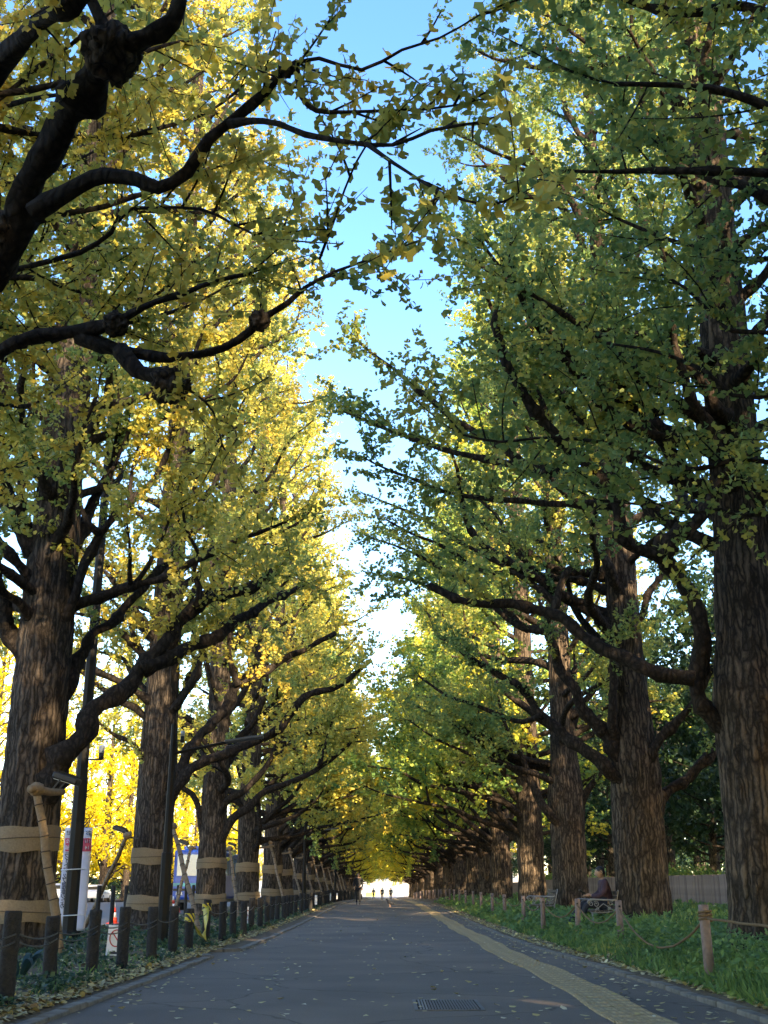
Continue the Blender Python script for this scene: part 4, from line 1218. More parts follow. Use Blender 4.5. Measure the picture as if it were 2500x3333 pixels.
# burlap bands round the trunks of the left row
def band(t, z0, z1, parent, seg=40):
    a = Acc(); V = []
    wob = random.uniform(0, 9)
    for k, z in enumerate((z0, z0 + .02, (z0 + z1) / 2, z1 - .02, z1)):
        ring = []
        for j in range(seg):
            an = 2 * math.pi * j / seg
            zz = z + .018 * math.sin(an * 2 + wob) + .012 * math.sin(an * 5 + k)
            r = t.hull(zz, an) * 1.005 + (.006 if k in (0, 4) else .012) + .006 * math.sin(an * 9 + k * 2)
            ring.append((r * math.cos(an), r * math.sin(an), zz))
        V.append(ring)
    a.grid(np.array(V), False)
    b = a.build('burlap_band', M_BURLAP, parent)
    a = Acc(); zc = (z0 + z1) / 2
    pts = [((t.hull(zc, an) + .027) * math.cos(an), (t.hull(zc, an) + .027) * math.sin(an), zc + .025 * math.sin(an + wob)) for an in np.linspace(0, 2 * math.pi, 41)]
    a.tube(pts, .006, 4, False); a.build('twine', M_TWINE, b)
for i, r in enumerate(left_trees[:13]):
    t = MODEL.get(r.name) or FAR[i % 3][2]
    band(t, 1.56 + random.uniform(-.03, .03), 1.90 + random.uniform(-.02, .04), r)
    band(t, .50 + random.uniform(-.02, .06), .82 + random.uniform(-.02, .06), r)

# props that hold up the limbs
def prop(base, top, r, label, wrapped=False, cross=None, group='wooden props under the left hand limbs'):
    root = empty('support_prop', base)
    b = Vector(base); q = [Vector(base) + (Vector(top) - b) * u for u in np.linspace(0, 1, 12)]
    pts = [tuple(v - b + Vector((.012 * math.sin(5 * k), .01 * math.cos(4 * k), 0))) for k, v in enumerate(q)]
    pts[0] = (pts[0][0], pts[0][1], pts[0][2] - .08)
    a = Acc(); a.tube(pts, [r * (1.1 - .02 * k) for k in range(12)], 10); a.build('pole', M_WRAP if wrapped else M_POLE, root)
    for k in range(1, 11):
        d = (Vector(pts[k + 1]) - Vector(pts[k])).normalized() if k < 11 else Vector((0, 0, 1))
        a = Acc(); c = Vector(pts[k]); a.tube([tuple(c - d * .008), tuple(c + d * .008)], r * 1.13, 10); a.build('lashing', M_TWINE, root)
    tp = Vector(top) - b
    a = Acc()
    bm = bmesh.new(); bmesh.ops.create_icosphere(bm, subdivisions=3, radius=1)
    a.add([tuple(tp + Vector((v.co.x * r * 1.9, v.co.y * r * 1.9, v.co.z * r * 1.6)) * (1 + .25 * noise.noise(v.co * 2.5))) for v in bm.verts], [[v.index for v in f.verts] for f in bm.faces]); bm.free()
    a.build('padded_head', M_WRAP, root)
    if cross:
        c = Vector(cross) - b
        a = Acc(); a.tube([tuple(tp + (tp - c) * .25), tuple(tp), tuple((tp + c) / 2 + Vector((0, 0, -.02))), tuple(c)], (r * .9, r, r * .9, r * .75), 9); a.build('crosspiece', M_WRAP, root)
    tag(root, label, 'support prop', group)
    return root
prop(G(204, 3140), S(120, 2570, 16.75), .062, 'burlap-wrapped prop leaning on the first banded trunk', True, S(205, 2578, 17.4))
prop(G(272, 3030), S(414, 2720, 27.4), .052, 'thin wooden prop slanting up to the second banded trunk beside the banner', False, S(425, 2712, 27.7))
prop(G(655, 3052), S(563, 2690, 27.6), .055, 'wooden prop slanting down behind the arm lamp from the second banded trunk', False)
prop((-6.35, 36.0, .05), S(622, 2760, 37.2), .05, 'wooden prop slanting to the floodlight on the third banded trunk', False, S(634, 2758, 37.5))
prop((-4.4, 36.6, .12), S(748, 2762, 37.6), .05, 'wooden prop on the path side of the third banded trunk', False)
for i in range(4, 13):
    Y = L_Y[i]; g = gz(Y)
    nm = ORD[i - 1]
    prop((-3.75, Y - 1.6, g + .05), (-4.55, Y - .2, g + 2.55), .05, 'wooden prop on the path side of the %s banded trunk' % nm, False, (-5.0, Y - .1, g + 2.5))
    if i < 9:
        prop((-3.95, Y + 1.2, g + .05), (-4.6, Y + .1, g + 2.7), .045, 'second wooden prop leaning to the far side of the %s banded trunk' % nm)

# floodlights strapped to trunks
def floodlight(c, rz, label, tilt=-.25, s=1.0):
    root = empty('floodlight', c, rz); root.scale = (s, s, s)
    R = Matrix.Rotation(tilt, 3, 'Y')
    a = Acc(); a.box((0, 0, 0), (.34, .24, .09), R); bevel(a.build('housing', M_BLACKM, root, False), .02)
    a = Acc()
    for k in range(6): a.box(R @ Vector((-.12 + .048 * k, 0, .058)), (.008, .2, .03), R)
    a.build('fins', M_BLACKM, root, False)
    a = Acc(); a.box(R @ Vector((0, 0, -.0475)), (.29, .19, .008), R); a.build('lens', M_LAMPGLASS, root, False)
    a = Acc(); a.bar((-.05, .13, -.02), (-.16, .13, -.17), .02, .02); a.bar((-.05, -.13, -.02), (-.16, -.13, -.17), .02, .02); a.bar((-.16, -.14, -.17), (-.16, .14, -.17), .03, .03); a.bar((-.16, 0, -.17), (-.42, 0, -.2), .04, .04)
    a.build('bracket', M_BLACKM, root, False)
    tag(root, label, 'floodlight', 'floodlights on the left hand trunks')
floodlight(S(218, 2535, 17.6), 0.0, 'black floodlight on a bracket at the first banded trunk', .3, 1.15)
floodlight(S(392, 2700, 27.5), math.pi, 'black floodlight above the thin prop at the second banded trunk', -.3)
floodlight(S(598, 2742, 37.4), math.pi, 'black floodlight beside the third banded trunk', -.3)
floodlight(S(756, 2748, 46.9), math.pi, 'small black floodlight beside the fourth banded trunk', -.3)

# lamp posts
def tall_lamp():
    p = G(220, 3084)
    root = empty('street_lamp', p)
    H = 13.1
    a = Acc(); a.tube([(0, 0, -.1), (0, 0, 3.0), (0, 0, 3.02), (0, 0, H)], (.135, .125, .11, .065), 8); a.build('pole', M_BRONZE, root, False)
    a = Acc(); a.tube([(0, 0, -.05), (0, 0, .25), (0, 0, .3)], (.16, .16, .14), 8); a.build('base', M_BRONZE, root, False)
    a = Acc(); a.tube([(0, 0, H - .3), (-.5, 0, H - .05), (-1.3, 0, H + .05)], .035, 8); a.build('arm', M_BRONZE, root)
    a = Acc(); a.box((-1.55, 0, H + .06), (.75, .28, .09)); bevel(a.build('lamp_head', M_GREY, root, False), .03)
    a = Acc(); a.bar((.06, 0, 3.35), (.36, 0, 3.35), .03, .03); a.build('bracket', M_BLACKM, root, False)
    a = Acc(); a.tube([(.34, 0, 3.35), (.34, 0, 3.47)], .05, 10); a.build('sensor_base', M_BLACKM, root)
    a = Acc(); a.tube([(.34, 0, 3.475), (.34, 0, 3.6), (.34, 0, 3.62)], (.055, .055, .04), 10); a.build('sensor', M_LAMPGLASS, root)
    for z in (.55, 1.35):
        a = Acc(); a.tube([(.20 * math.cos(an) if math.sin(an) < 0 else .24 * math.cos(an), .16 * math.sin(an), z + .01 * math.cos(an)) for an in np.linspace(0, 2 * math.pi, 25)], .009, 4, False)
        a.build('tie', M_WHITE, root)
    tag(root, 'tall dark bronze street lamp post between the first two left trunks', 'street lamp')
tall_lamp()
def path_lamp(x, y, label):
    g = gz(y)
    root = empty('path_lamp', (x, y, g)); H = 3.85
    a = Acc(); a.tube([(0, 0, -.1), (0, 0, 1.6), (0, 0, 1.62), (0, 0, H)], (.10, .095, .075, .052), 8); a.build('pole', M_BRONZE, root, False)
    a = Acc(); a.tube([(0, 0, 0), (0, 0, .12), (0, 0, .14)], (.13, .13, .11), 8); a.build('base', M_BRONZE, root, False)
    a = Acc(); a.tube([(0, 0, H - .55), (.12, 0, H - .5), (.95, 0, H - .33)], .028, 8); a.build('arm', M_BRONZE, root)
    a = Acc(); a.box((1.28, 0, H - .27), (.70, .20, .055), Matrix.Rotation(-.14, 3, 'Y')); bevel(a.build('lamp_head', M_GREY, root, False), .022)
    a = Acc(); a.bar((0, 0, H - .30), (.17, 0, H - .30), .022, .022); a.build('bracket', M_BLACKM, root, False)
    a = Acc(); a.tube([(.16, 0, H - .33), (.16, 0, H - .22)], .038, 8); a.build('sensor_base', M_BLACKM, root)
    a = Acc(); a.tube([(.16, 0, H - .215), (.16, 0, H - .12)], .036, 8); a.build('sensor', M_LAMPGLASS, root)
    tag(root, label, 'street lamp', 'arm lamps along the path')
p = G(525, 3095); path_lamp(p[0], p[1], 'dark lamp post with one flat arm beside the second banded trunk')
path_lamp(-3.75, 56, 'dark arm lamp beside the fifth banded trunk')
path_lamp(-3.75, 92, 'farthest dark arm lamp along the left side of the path')

# banner tied to the tall lamp post, seen from behind
def text_mesh(name, s, size, mat, parent, loc, mirror=True, extr=.0015):
    cu = bpy.data.curves.new(name, 'FONT'); cu.body = s; cu.size = size; cu.align_x = 'CENTER'; cu.align_y = 'CENTER'; cu.extrude = extr; cu.offset = .0012 if size > .05 else 0
    tmp = bpy.data.objects.new(name, cu); COL.objects.link(tmp)
    dg = bpy.context.evaluated_depsgraph_get(); dg.update()
    me = bpy.data.meshes.new_from_object(tmp.evaluated_get(dg))
    bpy.data.objects.remove(tmp)
    me.materials.clear(); me.materials.append(mat)
    o = link(name, me, parent); o.location = loc; o.rotation_euler = (math.pi / 2, 0, 0); o.scale = (-1 if mirror else 1, 1, 1)
    return o
BY = 22.45
tl = S(214, 2694, BY); tr_ = S(303, 2696, BY); bl = S(184, 3030, BY)
bw = tr_[0] - tl[0]; bh = tl[2] - bl[2]
ban = empty('banner', ((tl[0] + tr_[0]) / 2, BY, bl[2])); ban.rotation_euler = (0, 0, 0)
a = Acc(); V = []; F = []
NX, NZ = 10, 24
def bend_y(u): return .05 * math.cos((u - .5) * math.pi * 1.0) - .02
for i in range(NZ + 1):
    for j in range(NX + 1):
        u = j / NX
        V.append(((u - .5) * bw, bend_y(u) + .006 * math.sin(i * .9 + j), bh * i / NZ))
for i in range(NZ):
    for j in range(NX):
        q = i * (NX + 1) + j; F.append((q, q + 1, q + NX + 2, q + NX + 1))
a.add(V, F); cl = a.build('cloth', M_CLOTHW, ban); sd = cl.modifiers.new('thick', 'SOLIDIFY'); sd.thickness = .003
fr = -.035     # print shows through on the camera side
for (u0, u1) in ((.0, .34), (.66, 1.0)):
    a = Acc(); a.box((((u0 + u1) / 2 - .5) * bw, bend_y((u0 + u1) / 2) - .018, bh * .83), ((u1 - u0) * bw * .98, .004, bh * .13))
    a.build('pink_panel', M_PINK, ban, False)
for s_, u, z, sz in [('お', .86, .945, .105), ('せ', .14, .945, .105)]:
    text_mesh('character', s_, sz, M_INK, ban, ((u - .5) * bw, bend_y(u) - .030, bh * z))
for s_, u, z, sz in [('11/', .86, .863, .085), ('14', .86, .80, .085), ('/2', .14, .863, .085), ('部', .14, .80, .085)]:
    text_mesh('character', s_, sz, M_WHITE, ban, ((u - .5) * bw, bend_y(u) - .030, bh * z))
for k, ch in enumerate('ライトアップ開催のため'):
    text_mesh('character', ch, .115, M_INK, ban, ((.15 - .5) * bw, bend_y(.15) - .030, bh * (.725 - .049 * k)))
tag(ban, 'white vertical banner with pink panel and Japanese lettering seen from behind', 'banner')

# no-smoking boards hung on the wire
def round_sign(c, w, h, lean, label):
    root = empty('no_smoking_sign', c); root.rotation_euler = (lean, lean * .6, .12)
    a = Acc(); a.box((0, 0, h / 2), (w, .008, h)); bevel(a.build('board', M_WHITE, root, False), .003, 1)
    a = Acc(); r = w * .36
    a.tube([(r * math.cos(t_), -.008, h * .58 + r * 1.25 * math.sin(t_)) for t_ in np.linspace(0, 2 * math.pi, 33)], .008, 6, False); a.build('ring', M_RED, root)
    a = Acc(); a.bar((-r * .66, -.008, h * .58 + r * .82), (r * .66, -.008, h * .58 - r * .82), .006, .015); a.build('slash', M_RED, root, False)
    a = Acc(); a.bar((-w * .3, -.007, h * .1), (w * .3, -.007, h * .1), .004, .03); a.build('caption_bar', M_INK, root, False)
    tag(root, label, 'sign', 'no smoking signs on the bollards')
p = G(365, 3142); round_sign((p[0] + .02, p[1], .12), .24, .40, .10, 'white board with a red prohibition ring leaning by the fourth bollard')
p = G(805, 3032); round_sign((p[0], p[1], p[2] + .1), .24, .48, .0, 'upright white board with a red prohibition ring on a farther bollard')
a_ = 0
for (x, y, h) in (bol[26], bol[33], bol[38]):
    a = Acc(); a.box((0, 0, 0), (.13, .01, .40)); o = a.build('notice_tag', M_WHITE, None, False); o.location = (x, y - .085, gz(y) + .42)
    tag(o, ['narrow white notice on a bollard past the second lamp', 'narrow white notice on a bollard toward the far tunnel', 'smallest white notice on a bollard near the far figure'][a_], 'notice', 'white notices on far bollards'); a_ += 1

# yellow and black tape
def tape_mat():
    m, nt, out = new_mat('caution_tape')
    b = nd(nt, 'ShaderNodeBsdfPrincipled', Roughness=.4)
    tc = nt.nodes.new('ShaderNodeTexCoord')
    w = nd(nt, 'ShaderNodeTexWave', Scale=6.5); w.bands_direction = 'DIAGONAL'
    nt.links.new(tc.outputs['Object'], w.inputs['Vector'])
    r = ramp(nt, [(0.0, (.02, .02, .02)), (.5, (.62, .46, .03))], 'CONSTANT')
    nt.links.new(w.outputs[0], r.inputs[0]); nt.links.new(r.outputs[0], b.inputs['Base Color']); nt.links.new(b.outputs[0], out.inputs[0])
    return m
M_TAPE = tape_mat()
M_TAPEY = simple('yellow_tape', (.60, .46, .05), .4, vary=.2)
b7, b8 = bol[7], bol[8]
tp_ = empty('caution_tape', (b7[0], b7[1], gz(b7[1])))
for (bx, by, bh_), z0 in ((b7, .50), (b8, .64)):
    a = Acc(); a.tube([(bx - b7[0], by - b7[1], z0), (bx - b7[0], by - b7[1], z0 + .13)], .083, 18, False); a.build('wrap', M_TAPE, tp_)
a = Acc(); V = []; F = []
q0 = Vector((b8[0] - b7[0], b8[1] - b7[1] - .1, .70)); q1 = Vector((.06, -.05, .50))
for k in range(17):
    u = k / 16; c = q0.lerp(q1, u) + Vector((.10 * math.sin(u * 3.14), 0, -.36 * math.sin(u * 3.14)))
    tw = u * 5; w_ = Vector((.045 * math.cos(tw), .02, .045 * math.sin(tw) + .03))
    V += [tuple(c - w_), tuple(c + w_)]
for k in range(16): F.append((2 * k, 2 * k + 1, 2 * k + 3, 2 * k + 2))
a.add(V, F); rb = a.build('ribbon', M_TAPEY, tp_); sd = rb.modifiers.new('thick', 'SOLIDIFY'); sd.thickness = .002
tag(tp_, 'yellow and black caution tape drooping between two bollards', 'tape')

# strap-leaved plant at the lower left
M_STRAP = leaf_mat('strap_leaf', [(0, (.02, .06, .06)), (1, (.05, .11, .08))], .2)
p = G(62, 3218); pl = empty('strap_leaf_plant', (p[0], p[1], .06))
for k in range(16):
    an = random.uniform(0, 6.28); L = random.uniform(.32, .52); V = []; F = []
    for i in range(9):
        u = i / 8; rad = L * u; z = .30 * math.sin(u * 2.3) * L / .45; w_ = .026 * math.sin(.35 + u * 2.6) + .004
        c = Vector((rad * math.cos(an), rad * math.sin(an), z)); sd_ = Vector((-math.sin(an), math.cos(an), 0)) * w_
        V += [tuple(c - sd_), tuple(c + sd_)]
    for i in range(8): F.append((2 * i, 2 * i + 1, 2 * i + 3, 2 * i + 2))
    a = Acc(); a.add(V, F); a.build('leaf', M_STRAP, pl)
tag(pl, 'dark strap-leaved plant arching behind the front left bollards', 'plant')

# ------------------------------------------------------------------ things on the right verge
M_RPOST = simple('pinkish_post', (0.235, 0.165, 0.145), 0.8, vary=0.22, scale=18, bump=.003, bscale=120)
M_ROPE = simple('rope', (0.16, 0.095, 0.045), 0.9, vary=.35, scale=60, bump=.004, bscale=150)
rp = [G(2316, 3226), G(2026, 3112), G(1884, 3074), G(1770, 3054)]
rpos = [(p[0], p[1]) for p in rp]
y = 31.5
while y < 150:
    rpos.append((3.62 + random.uniform(-.04, .04), y)); y += 4.4
rpos = [(3.55, 7.2)] + rpos
def rpost_mesh():
    a = Acc(); a.tube([(0, 0, -.1), (0, 0, .815), (0, 0, .83)], (.054, .052, .046), 20); return a.mesh('post', M_RPOST)
RM = rpost_mesh()
a = Acc(); a.tube([(-.068, 0, .74), (.068, 0, .74)], .016, 8); HM = a.mesh('rope_hole_shade', M_HOLE_SHADE)  # near-black plug painting the shade inside the rope hole
RB = []
for i, (x, y) in enumerate(rpos):
    z = gz(y)
    RB.append((x, y, z))
    root = empty('rope_post', (x, y, z)); root.rotation_euler = (random.uniform(-.02, .02), random.uniform(-.025, .025), random.uniform(-.3, .3))
    link('post', RM, root); link('rope_hole_shade', HM, root).rotation_euler = (0, 0, math.pi / 2)
    if i == 1:
        lab = 'pinkish post with rope wound round its top, nearest on the right verge'
    elif i < 22:
        lab = 'pinkish rope post, %s from the front on the right verge' % ORD[max(0, i - 1)]
    else:
        lab = 'pinkish rope post far along the right side of the path'
    tag(root, lab, 'post', 'rope posts on the right verge')
sags = [.04, .42, .30, .28, .22] + [.2] * 10
for i in range(9):
    (x0, y0, z0), (x1, y1, z1) = RB[i], RB[i + 1]
    p = []
    h0 = .70 if i in (0, 1) else .74
    for k in range(21):
        u = k / 20; p.append((x0 + (x1 - x0) * u, y0 + (y1 - y0) * u, z0 * (1 - u) + z1 * u + h0 - sags[i] * 4 * u * (1 - u) + .004 * math.sin(k * 1.9)))
    a = Acc(); a.tube(p, .013, 7)
    lab = ['taut brown rope running out of the picture from the wound post', 'brown rope sagging low between the first and second rope posts', 'brown rope sagging between the second and third rope posts',
           'brown rope sagging in front of the bench between the third and fourth rope posts'][i] if i < 4 else 'brown rope, span starting at the %s rope post' % ORD[i - 1]
    tag(a.build('rope', M_ROPE), lab, 'rope', 'ropes between the right hand posts')
a = Acc(); x, y, z = RB[1]
a.tube([(x + (.062) * math.cos(t_), y + .062 * math.sin(t_), z + .67 + .10 * t_ / 18.8) for t_ in np.linspace(0, 18.8, 60)], .013, 6)
tag(a.build('rope_winding', M_ROPE), 'brown rope wound three times round the nearest right post', 'rope')

# ------------------------------------------------------------------ bench and people
M_BENCHW = simple('white_iron', (.24, .245, .245), .5, .2, vary=.12, scale=20)
M_BENCHD = simple('dark_bench_wood', (.06, .045, .038), .6, vary=.3, scale=12)
def scroll(cx, cz, r, turns, start, y, sgn=1, n=26):
    return [(cx + r * (1 - .75 * k / n) * math.cos(start + sgn * turns * 2 * math.pi * k / n), y, cz + r * (1 - .75 * k / n) * math.sin(start + sgn * turns * 2 * math.pi * k / n)) for k in range(n + 1)]
def make_bench():
    """Faces -x; arms at both ends of y."""
    root = empty('park_bench', (0, 0, 0)); L = 1.65
    for k in range(5):
        a = Acc(); a.box((.04 + .095 * k, 0, .42 + .004 * k), (.075, L, .028)); bevel(a.build('seat_slat', M_BENCHD, root, False), .006, 1)
    for k in range(4):
        a = Acc(); a.box((.50 + .022 * k, 0, .50 + .095 * k), (.022, L, .075), Matrix.Rotation(.2, 3, 'Y')); bevel(a.build('back_slat', M_BENCHD, root, False), .006, 1)
    for s in (-1, 1):
        y = s * (L / 2 - .03)
        e = Acc(); e.tube([(.02, y, -.05), (.05, y, .2), (.03, y, .40)], .018, 8); e.build('leg', M_BENCHW, root)
        e = Acc(); e.tube([(.56, y, -.05), (.48, y, .2), (.50, y, .42), (.56, y, .68), (.60, y, .84)], .018, 8); e.build('leg', M_BENCHW, root)
        e = Acc(); e.tube([(.0, y, .40), (.25, y, .395), (.50, y, .42)], .016, 8); e.build('seat_rail', M_BENCHW, root)
        ar = Acc()
        ar.tube([(-.03, y, .57), (-.055, y, .605), (-.03, y, .64), (.03, y, .655), (.25, y, .645), (.48, y, .64), (.53, y, .65)], .019, 8)
        arm = ar.build('armrest', M_BENCHW, root)
        for pts in (scroll(.02, .57, .055, 1.3, 1.2, y), scroll(.12, .56, .062, 1.4, 2.4, y, -1), scroll(.43, .575, .05, 1.3, .6, y, 1), scroll(.40, .475, .048, 1.3, 0, y, -1), scroll(.14, .465, .045, 1.3, 3.1, y, 1)):
            c = Acc(); c.tube(pts, .0085, 6); c.build('scroll', M_BENCHW, arm)
        c = Acc(); c.tube([(.10, y, .42), (.18, y, .50), (.27, y, .57), (.35, y, .52), (.44, y, .43)], .009, 6); c.build('scroll', M_BENCHW, arm)
    return root
bench = make_bench(); bench.location = (4.30, 25.85, right_z(4.4, 26) + .0)
tag(bench, 'white scroll-armed park bench with a seated man, facing the path', 'bench', 'park benches on the right verge')
b2 = copy_tree(bench); b2.location = (4.15, 33.6, right_z(4.2, 33)); b2['label'] = 'white scroll-armed park bench farther along, partly behind a rope post'

def skinned(name, verts, edges, radii, mat, parent, root=0, sub=2):
    me = bpy.data.meshes.new(name); me.from_pydata(verts, edges, [])
    o = link(name, me, parent)
    sk = o.modifiers.new('skin', 'SKIN'); sk.use_smooth_shade = True
    for v, r in zip(me.skin_vertices[0].data, radii):
        v.radius = r if isinstance(r, tuple) else (r, r)
        v.use_root = False
    me.skin_vertices[0].data[root].use_root = True
    sb = o.modifiers.new('sub', 'SUBSURF'); sb.levels = sub; sb.render_levels = sub
    dg = bpy.context.evaluated_depsgraph_get(); dg.update()
    m2 = bpy.data.meshes.new_from_object(o.evaluated_get(dg)); m2.name = name
    o.modifiers.clear(); o.data = m2
    m2.materials.clear(); m2.materials.append(mat)
    m2.polygons.foreach_set('use_smooth', np.ones(len(m2.polygons), bool))
    return o
def chain(*lists):
    V, E, R = [], [], []
    for pts in lists:
        first = None
        if isinstance(pts[0], int):
            first = pts[0]; pts = pts[1:]
        prev = first
        for p, r in pts:
            V.append(p); R.append(r); i = len(V) - 1
            if prev is not None: E.append((prev, i))
            prev = i
    return V, E, R
M_SKIN = simple('skin', (.42, .25, .17), .55, vary=.08, scale=20)
M_HAIR = simple('dark_hair', (.022, .022, .024), .6)
M_PLUM = simple('plum_jacket', (.055, .028, .043), .85, vary=.25, scale=9, bump=.006, bscale=18)
M_NAVY = simple('navy_trousers', (.016, .020, .032), .85, vary=.25, scale=9, bump=.004, bscale=20)
M_SHOE = simple('black_shoe', (.015, .015, .016), .5)
M_BLACKC = simple('black_clothes', (.016, .017, .021), .85, vary=.2)

def head(parent, c, yaw, pitch, s=1.0, hair=M_HAIR):
    """Head that looks along -x before yaw; face with brow, nose, mouth, chin, ears."""
    R = Matrix.Rotation(yaw, 3, 'Z') @ Matrix.Rotation(pitch, 3, 'Y')
    bm = bmesh.new(); bmesh.ops.create_uvsphere(bm, u_segments=36, v_segments=28, radius=1)
    vs = []
    for v in bm.verts:
        p = v.co.copy(); x, y, z = p
        q = Vector((x * .100, y * .076, z * .120))
        if z < 0: q.y *= 1 - .28 * (-z) ** 1.3; q.x *= 1 - (.20 * -z if x > 0 else .02)
        f = max(0, -x)
        q.x -= .028 * math.exp(-((y / .16) ** 2 + ((z + .12) / .20) ** 2)) * f             # nose
        q.x -= .010 * math.exp(-((y / .42) ** 2 + ((z - .22) / .10) ** 2)) * f             # brow
        q.x += .010 * math.exp(-(((abs(y) - .36) / .17) ** 2 + ((z - .06) / .10) ** 2)) * f  # eye sockets
        q.x -= .007 * math.exp(-((y / .30) ** 2 + ((z + .50) / .07) ** 2)) * f             # lips
        q.x -= .012 * math.exp(-((y / .30) ** 2 + ((z + .86) / .16) ** 2)) * f             # chin
        vs.append(tuple(R @ (q * s) + Vector(c)))
    a = Acc(); a.add(vs, [[v.index for v in f.verts] for f in bm.faces])
    for sy in (-1, 1):
        pts = [R @ (Vector((.012 + .022 * math.cos(t_), sy * .078, -.005 + .034 * math.sin(t_))) * s) + Vector(c) for t_ in np.linspace(0, 6.28, 13)]
        a.tube([tuple(p) for p in pts], .008 * s, 6, False)
        cc = R @ (Vector((.012, sy * .072, -.005)) * s) + Vector(c)
        a.tube([tuple(cc), tuple(cc + R @ Vector((0, sy * .01 * s, 0)))], (.03 * s, .02 * s), 10)
    bm.free()
    h = a
    bm = bmesh.new(); bmesh.ops.create_uvsphere(bm, u_segments=28, v_segments=20, radius=1)
    hv = {}; keep = []
    for v in bm.verts:
        x, y, z = v.co
        k = 1.0 + .03 * noise.noise(v.co * 7)
        hv[v.index] = tuple(R @ (Vector((x * .107 + .007, y * .084, z * .126 + .006)) * k * s) + Vector(c))
    for f in bm.faces:
        m = f.calc_center_median()
        if m.z > -.25 + (-m.x) * .75 + (0.1 if m.x < 0 else -.05) and not (m.x < -.55 and m.z < .62): keep.append([v.index for v in f.verts])
    ha = Acc(); ha.add([hv[i] for i in range(len(bm.verts))], keep); bm.free()
    return h, ha, hair
def hand_fingers(a, wrist, d, up, side, curl=1.0, s=1.0):
    """Palm with four bent fingers and a thumb, added to the body mesh."""
    d = Vector(d).normalized(); up = Vector(up); up = (up - d * up.dot(d)).normalized(); sd = d.cross(up).normalized() * side
    w = Vector(wrist)
    a.tube([tuple(w), tuple(w + d * .04 * s), tuple(w + d * .085 * s)], (.024 * s, .036 * s, .034 * s), 8)
    for k, L in enumerate((.068, .078, .072, .055)):
        b = w + d * .08 * s + sd * (-.027 + .018 * k) * s
        dirn = d.copy(); p = [b]
        for j in range(3):
            dirn = (dirn - up * (.42 * curl)).normalized(); p.append(p[-1] + dirn * L * s * (.45, .32, .23)[j])
        a.tube([tuple(q) for q in p], (.0095 * s, .009 * s, .008 * s, .006 * s), 6)
    b = w + d * .03 * s - sd * .03 * s; p = [b, b + (d * .7 - sd * .6) * .035 * s, b + (d * 1.5 - sd * .6 - up * .5) * .04 * s]
    a.tube([tuple(q) for q in p], (.011 * s, .010 * s, .007 * s), 6)

# the man reading on the bench, facing the path
gx, gy, gzv = 4.72, 25.45, right_z(4.4, 25.5)
man = empty('person', (gx, gy, gzv))
O = lambda x, y, z: (x, y, z)
hip = (0, 0, .53)
V, E, R = chain([((.0, 0, .55), (.13, .15)), ((.0, 0, .70), (.115, .145)), ((-.03, 0, .86), (.115, .16)), ((-.05, 0, .98), (.10, .165)), ((-.07, 0, 1.045), (.05, .07)), ((-.09, 0, 1.10), .05)],
                [3, ((-.05, -.17, .985), .062), ((-.09, -.225, .80), .052), ((-.24, -.19, .70), .042), ((-.36, -.10, .735), .034)],
                [3, ((-.05, .17, .985), .062), ((-.09, .225, .80), .052), ((-.24, .19, .70), .042), ((-.36, .10, .735), .034)],
                [0, ((-.10, -.10, .53), .085), ((-.46, -.11, .555), .062), ((-.55, -.11, .30), .05), ((-.60, -.10, .06), .036)],
                [0, ((-.10, .10, .53), .085), ((-.48, .10, .56), .062), ((-.70, .10, .33), .05), ((-.83, .09, .08), .036)])
body = skinned('body', V, E, R, M_SKIN, man)
h, ha, hm = head(man, (-.115, 0, 1.195), 0.0, -.28)
hand_fingers(h, (-.36, -.10, .735), (-.95, .35, .12), (-.1, -.2, 1), 1, .9)
hand_fingers(h, (-.36, .10, .735), (-.95, -.35, .12), (-.1, .2, 1), -1, .9)
ex = h.mesh('extra', M_SKIN)
bm = bmesh.new(); bm.from_mesh(body.data); bm.from_mesh(ex); bm.to_mesh(body.data); bm.free()
body.data.polygons.foreach_set('use_smooth', np.ones(len(body.data.polygons), bool))
ha.build('hair', hm, man)
V, E, R = chain([((.0, 0, .52), (.15, .18)), ((.0, 0, .70), (.14, .17)), ((-.03, 0, .86), (.138, .185)), ((-.05, 0, .98), (.12, .185)), ((-.07, 0, 1.05), (.07, .085))],
                [3, ((-.05, -.18, .985), .08), ((-.09, -.235, .79), .07), ((-.24, -.20, .70), .058), ((-.34, -.115, .728), .046)],
                [3, ((-.05, .18, .985), .08), ((-.09, .235, .79), .07), ((-.24, .20, .70), .058), ((-.34, .115, .728), .046)])
skinned('jacket', V, E, R, M_PLUM, man)
V, E, R = chain([((.0, 0, .53), (.14, .165))], [0, ((-.12, -.10, .53), .10), ((-.46, -.11, .558), .076), ((-.55, -.11, .30), .066), ((-.60, -.10, .09), .055)],
                [0, ((-.12, .10, .53), .10), ((-.48, .10, .565), .076), ((-.70, .10, .33), .066), ((-.82, .09, .12), .055)])
skinned('trousers', V, E, R, M_NAVY, man)
for (x, y, z) in ((-.60, -.10, .045), (-.84, .09, .06)):
    V, E, R = chain([((x + .05, y, z), .046), ((x - .06, y, z - .005), .043), ((x - .17, y, z - .012), .033)]); skinned('shoe', V, E, R, M_SHOE, man, 0, 1)
tag(man, 'person in a dark plum jacket sitting on the bench looking down at a book', 'person')
bk = empty('book', (gx - .50, gy, gzv + .79)); bk.rotation_euler = (0, .55, 0)
for s in (-1, 1):
    a = Acc(); a.box((0, s * .062, 0), (.17, .12, .008), Matrix.Rotation(s * .22, 3, 'X')); a.build('cover', M_BLACKM, bk, False)
a = Acc(); a.box((.0, 0, .012), (.155, .22, .008)); a.build('pages', simple('dim_pages', (.10, .10, .10), .8), bk, False)
tag(bk, 'small black book held by the seated man', 'book')

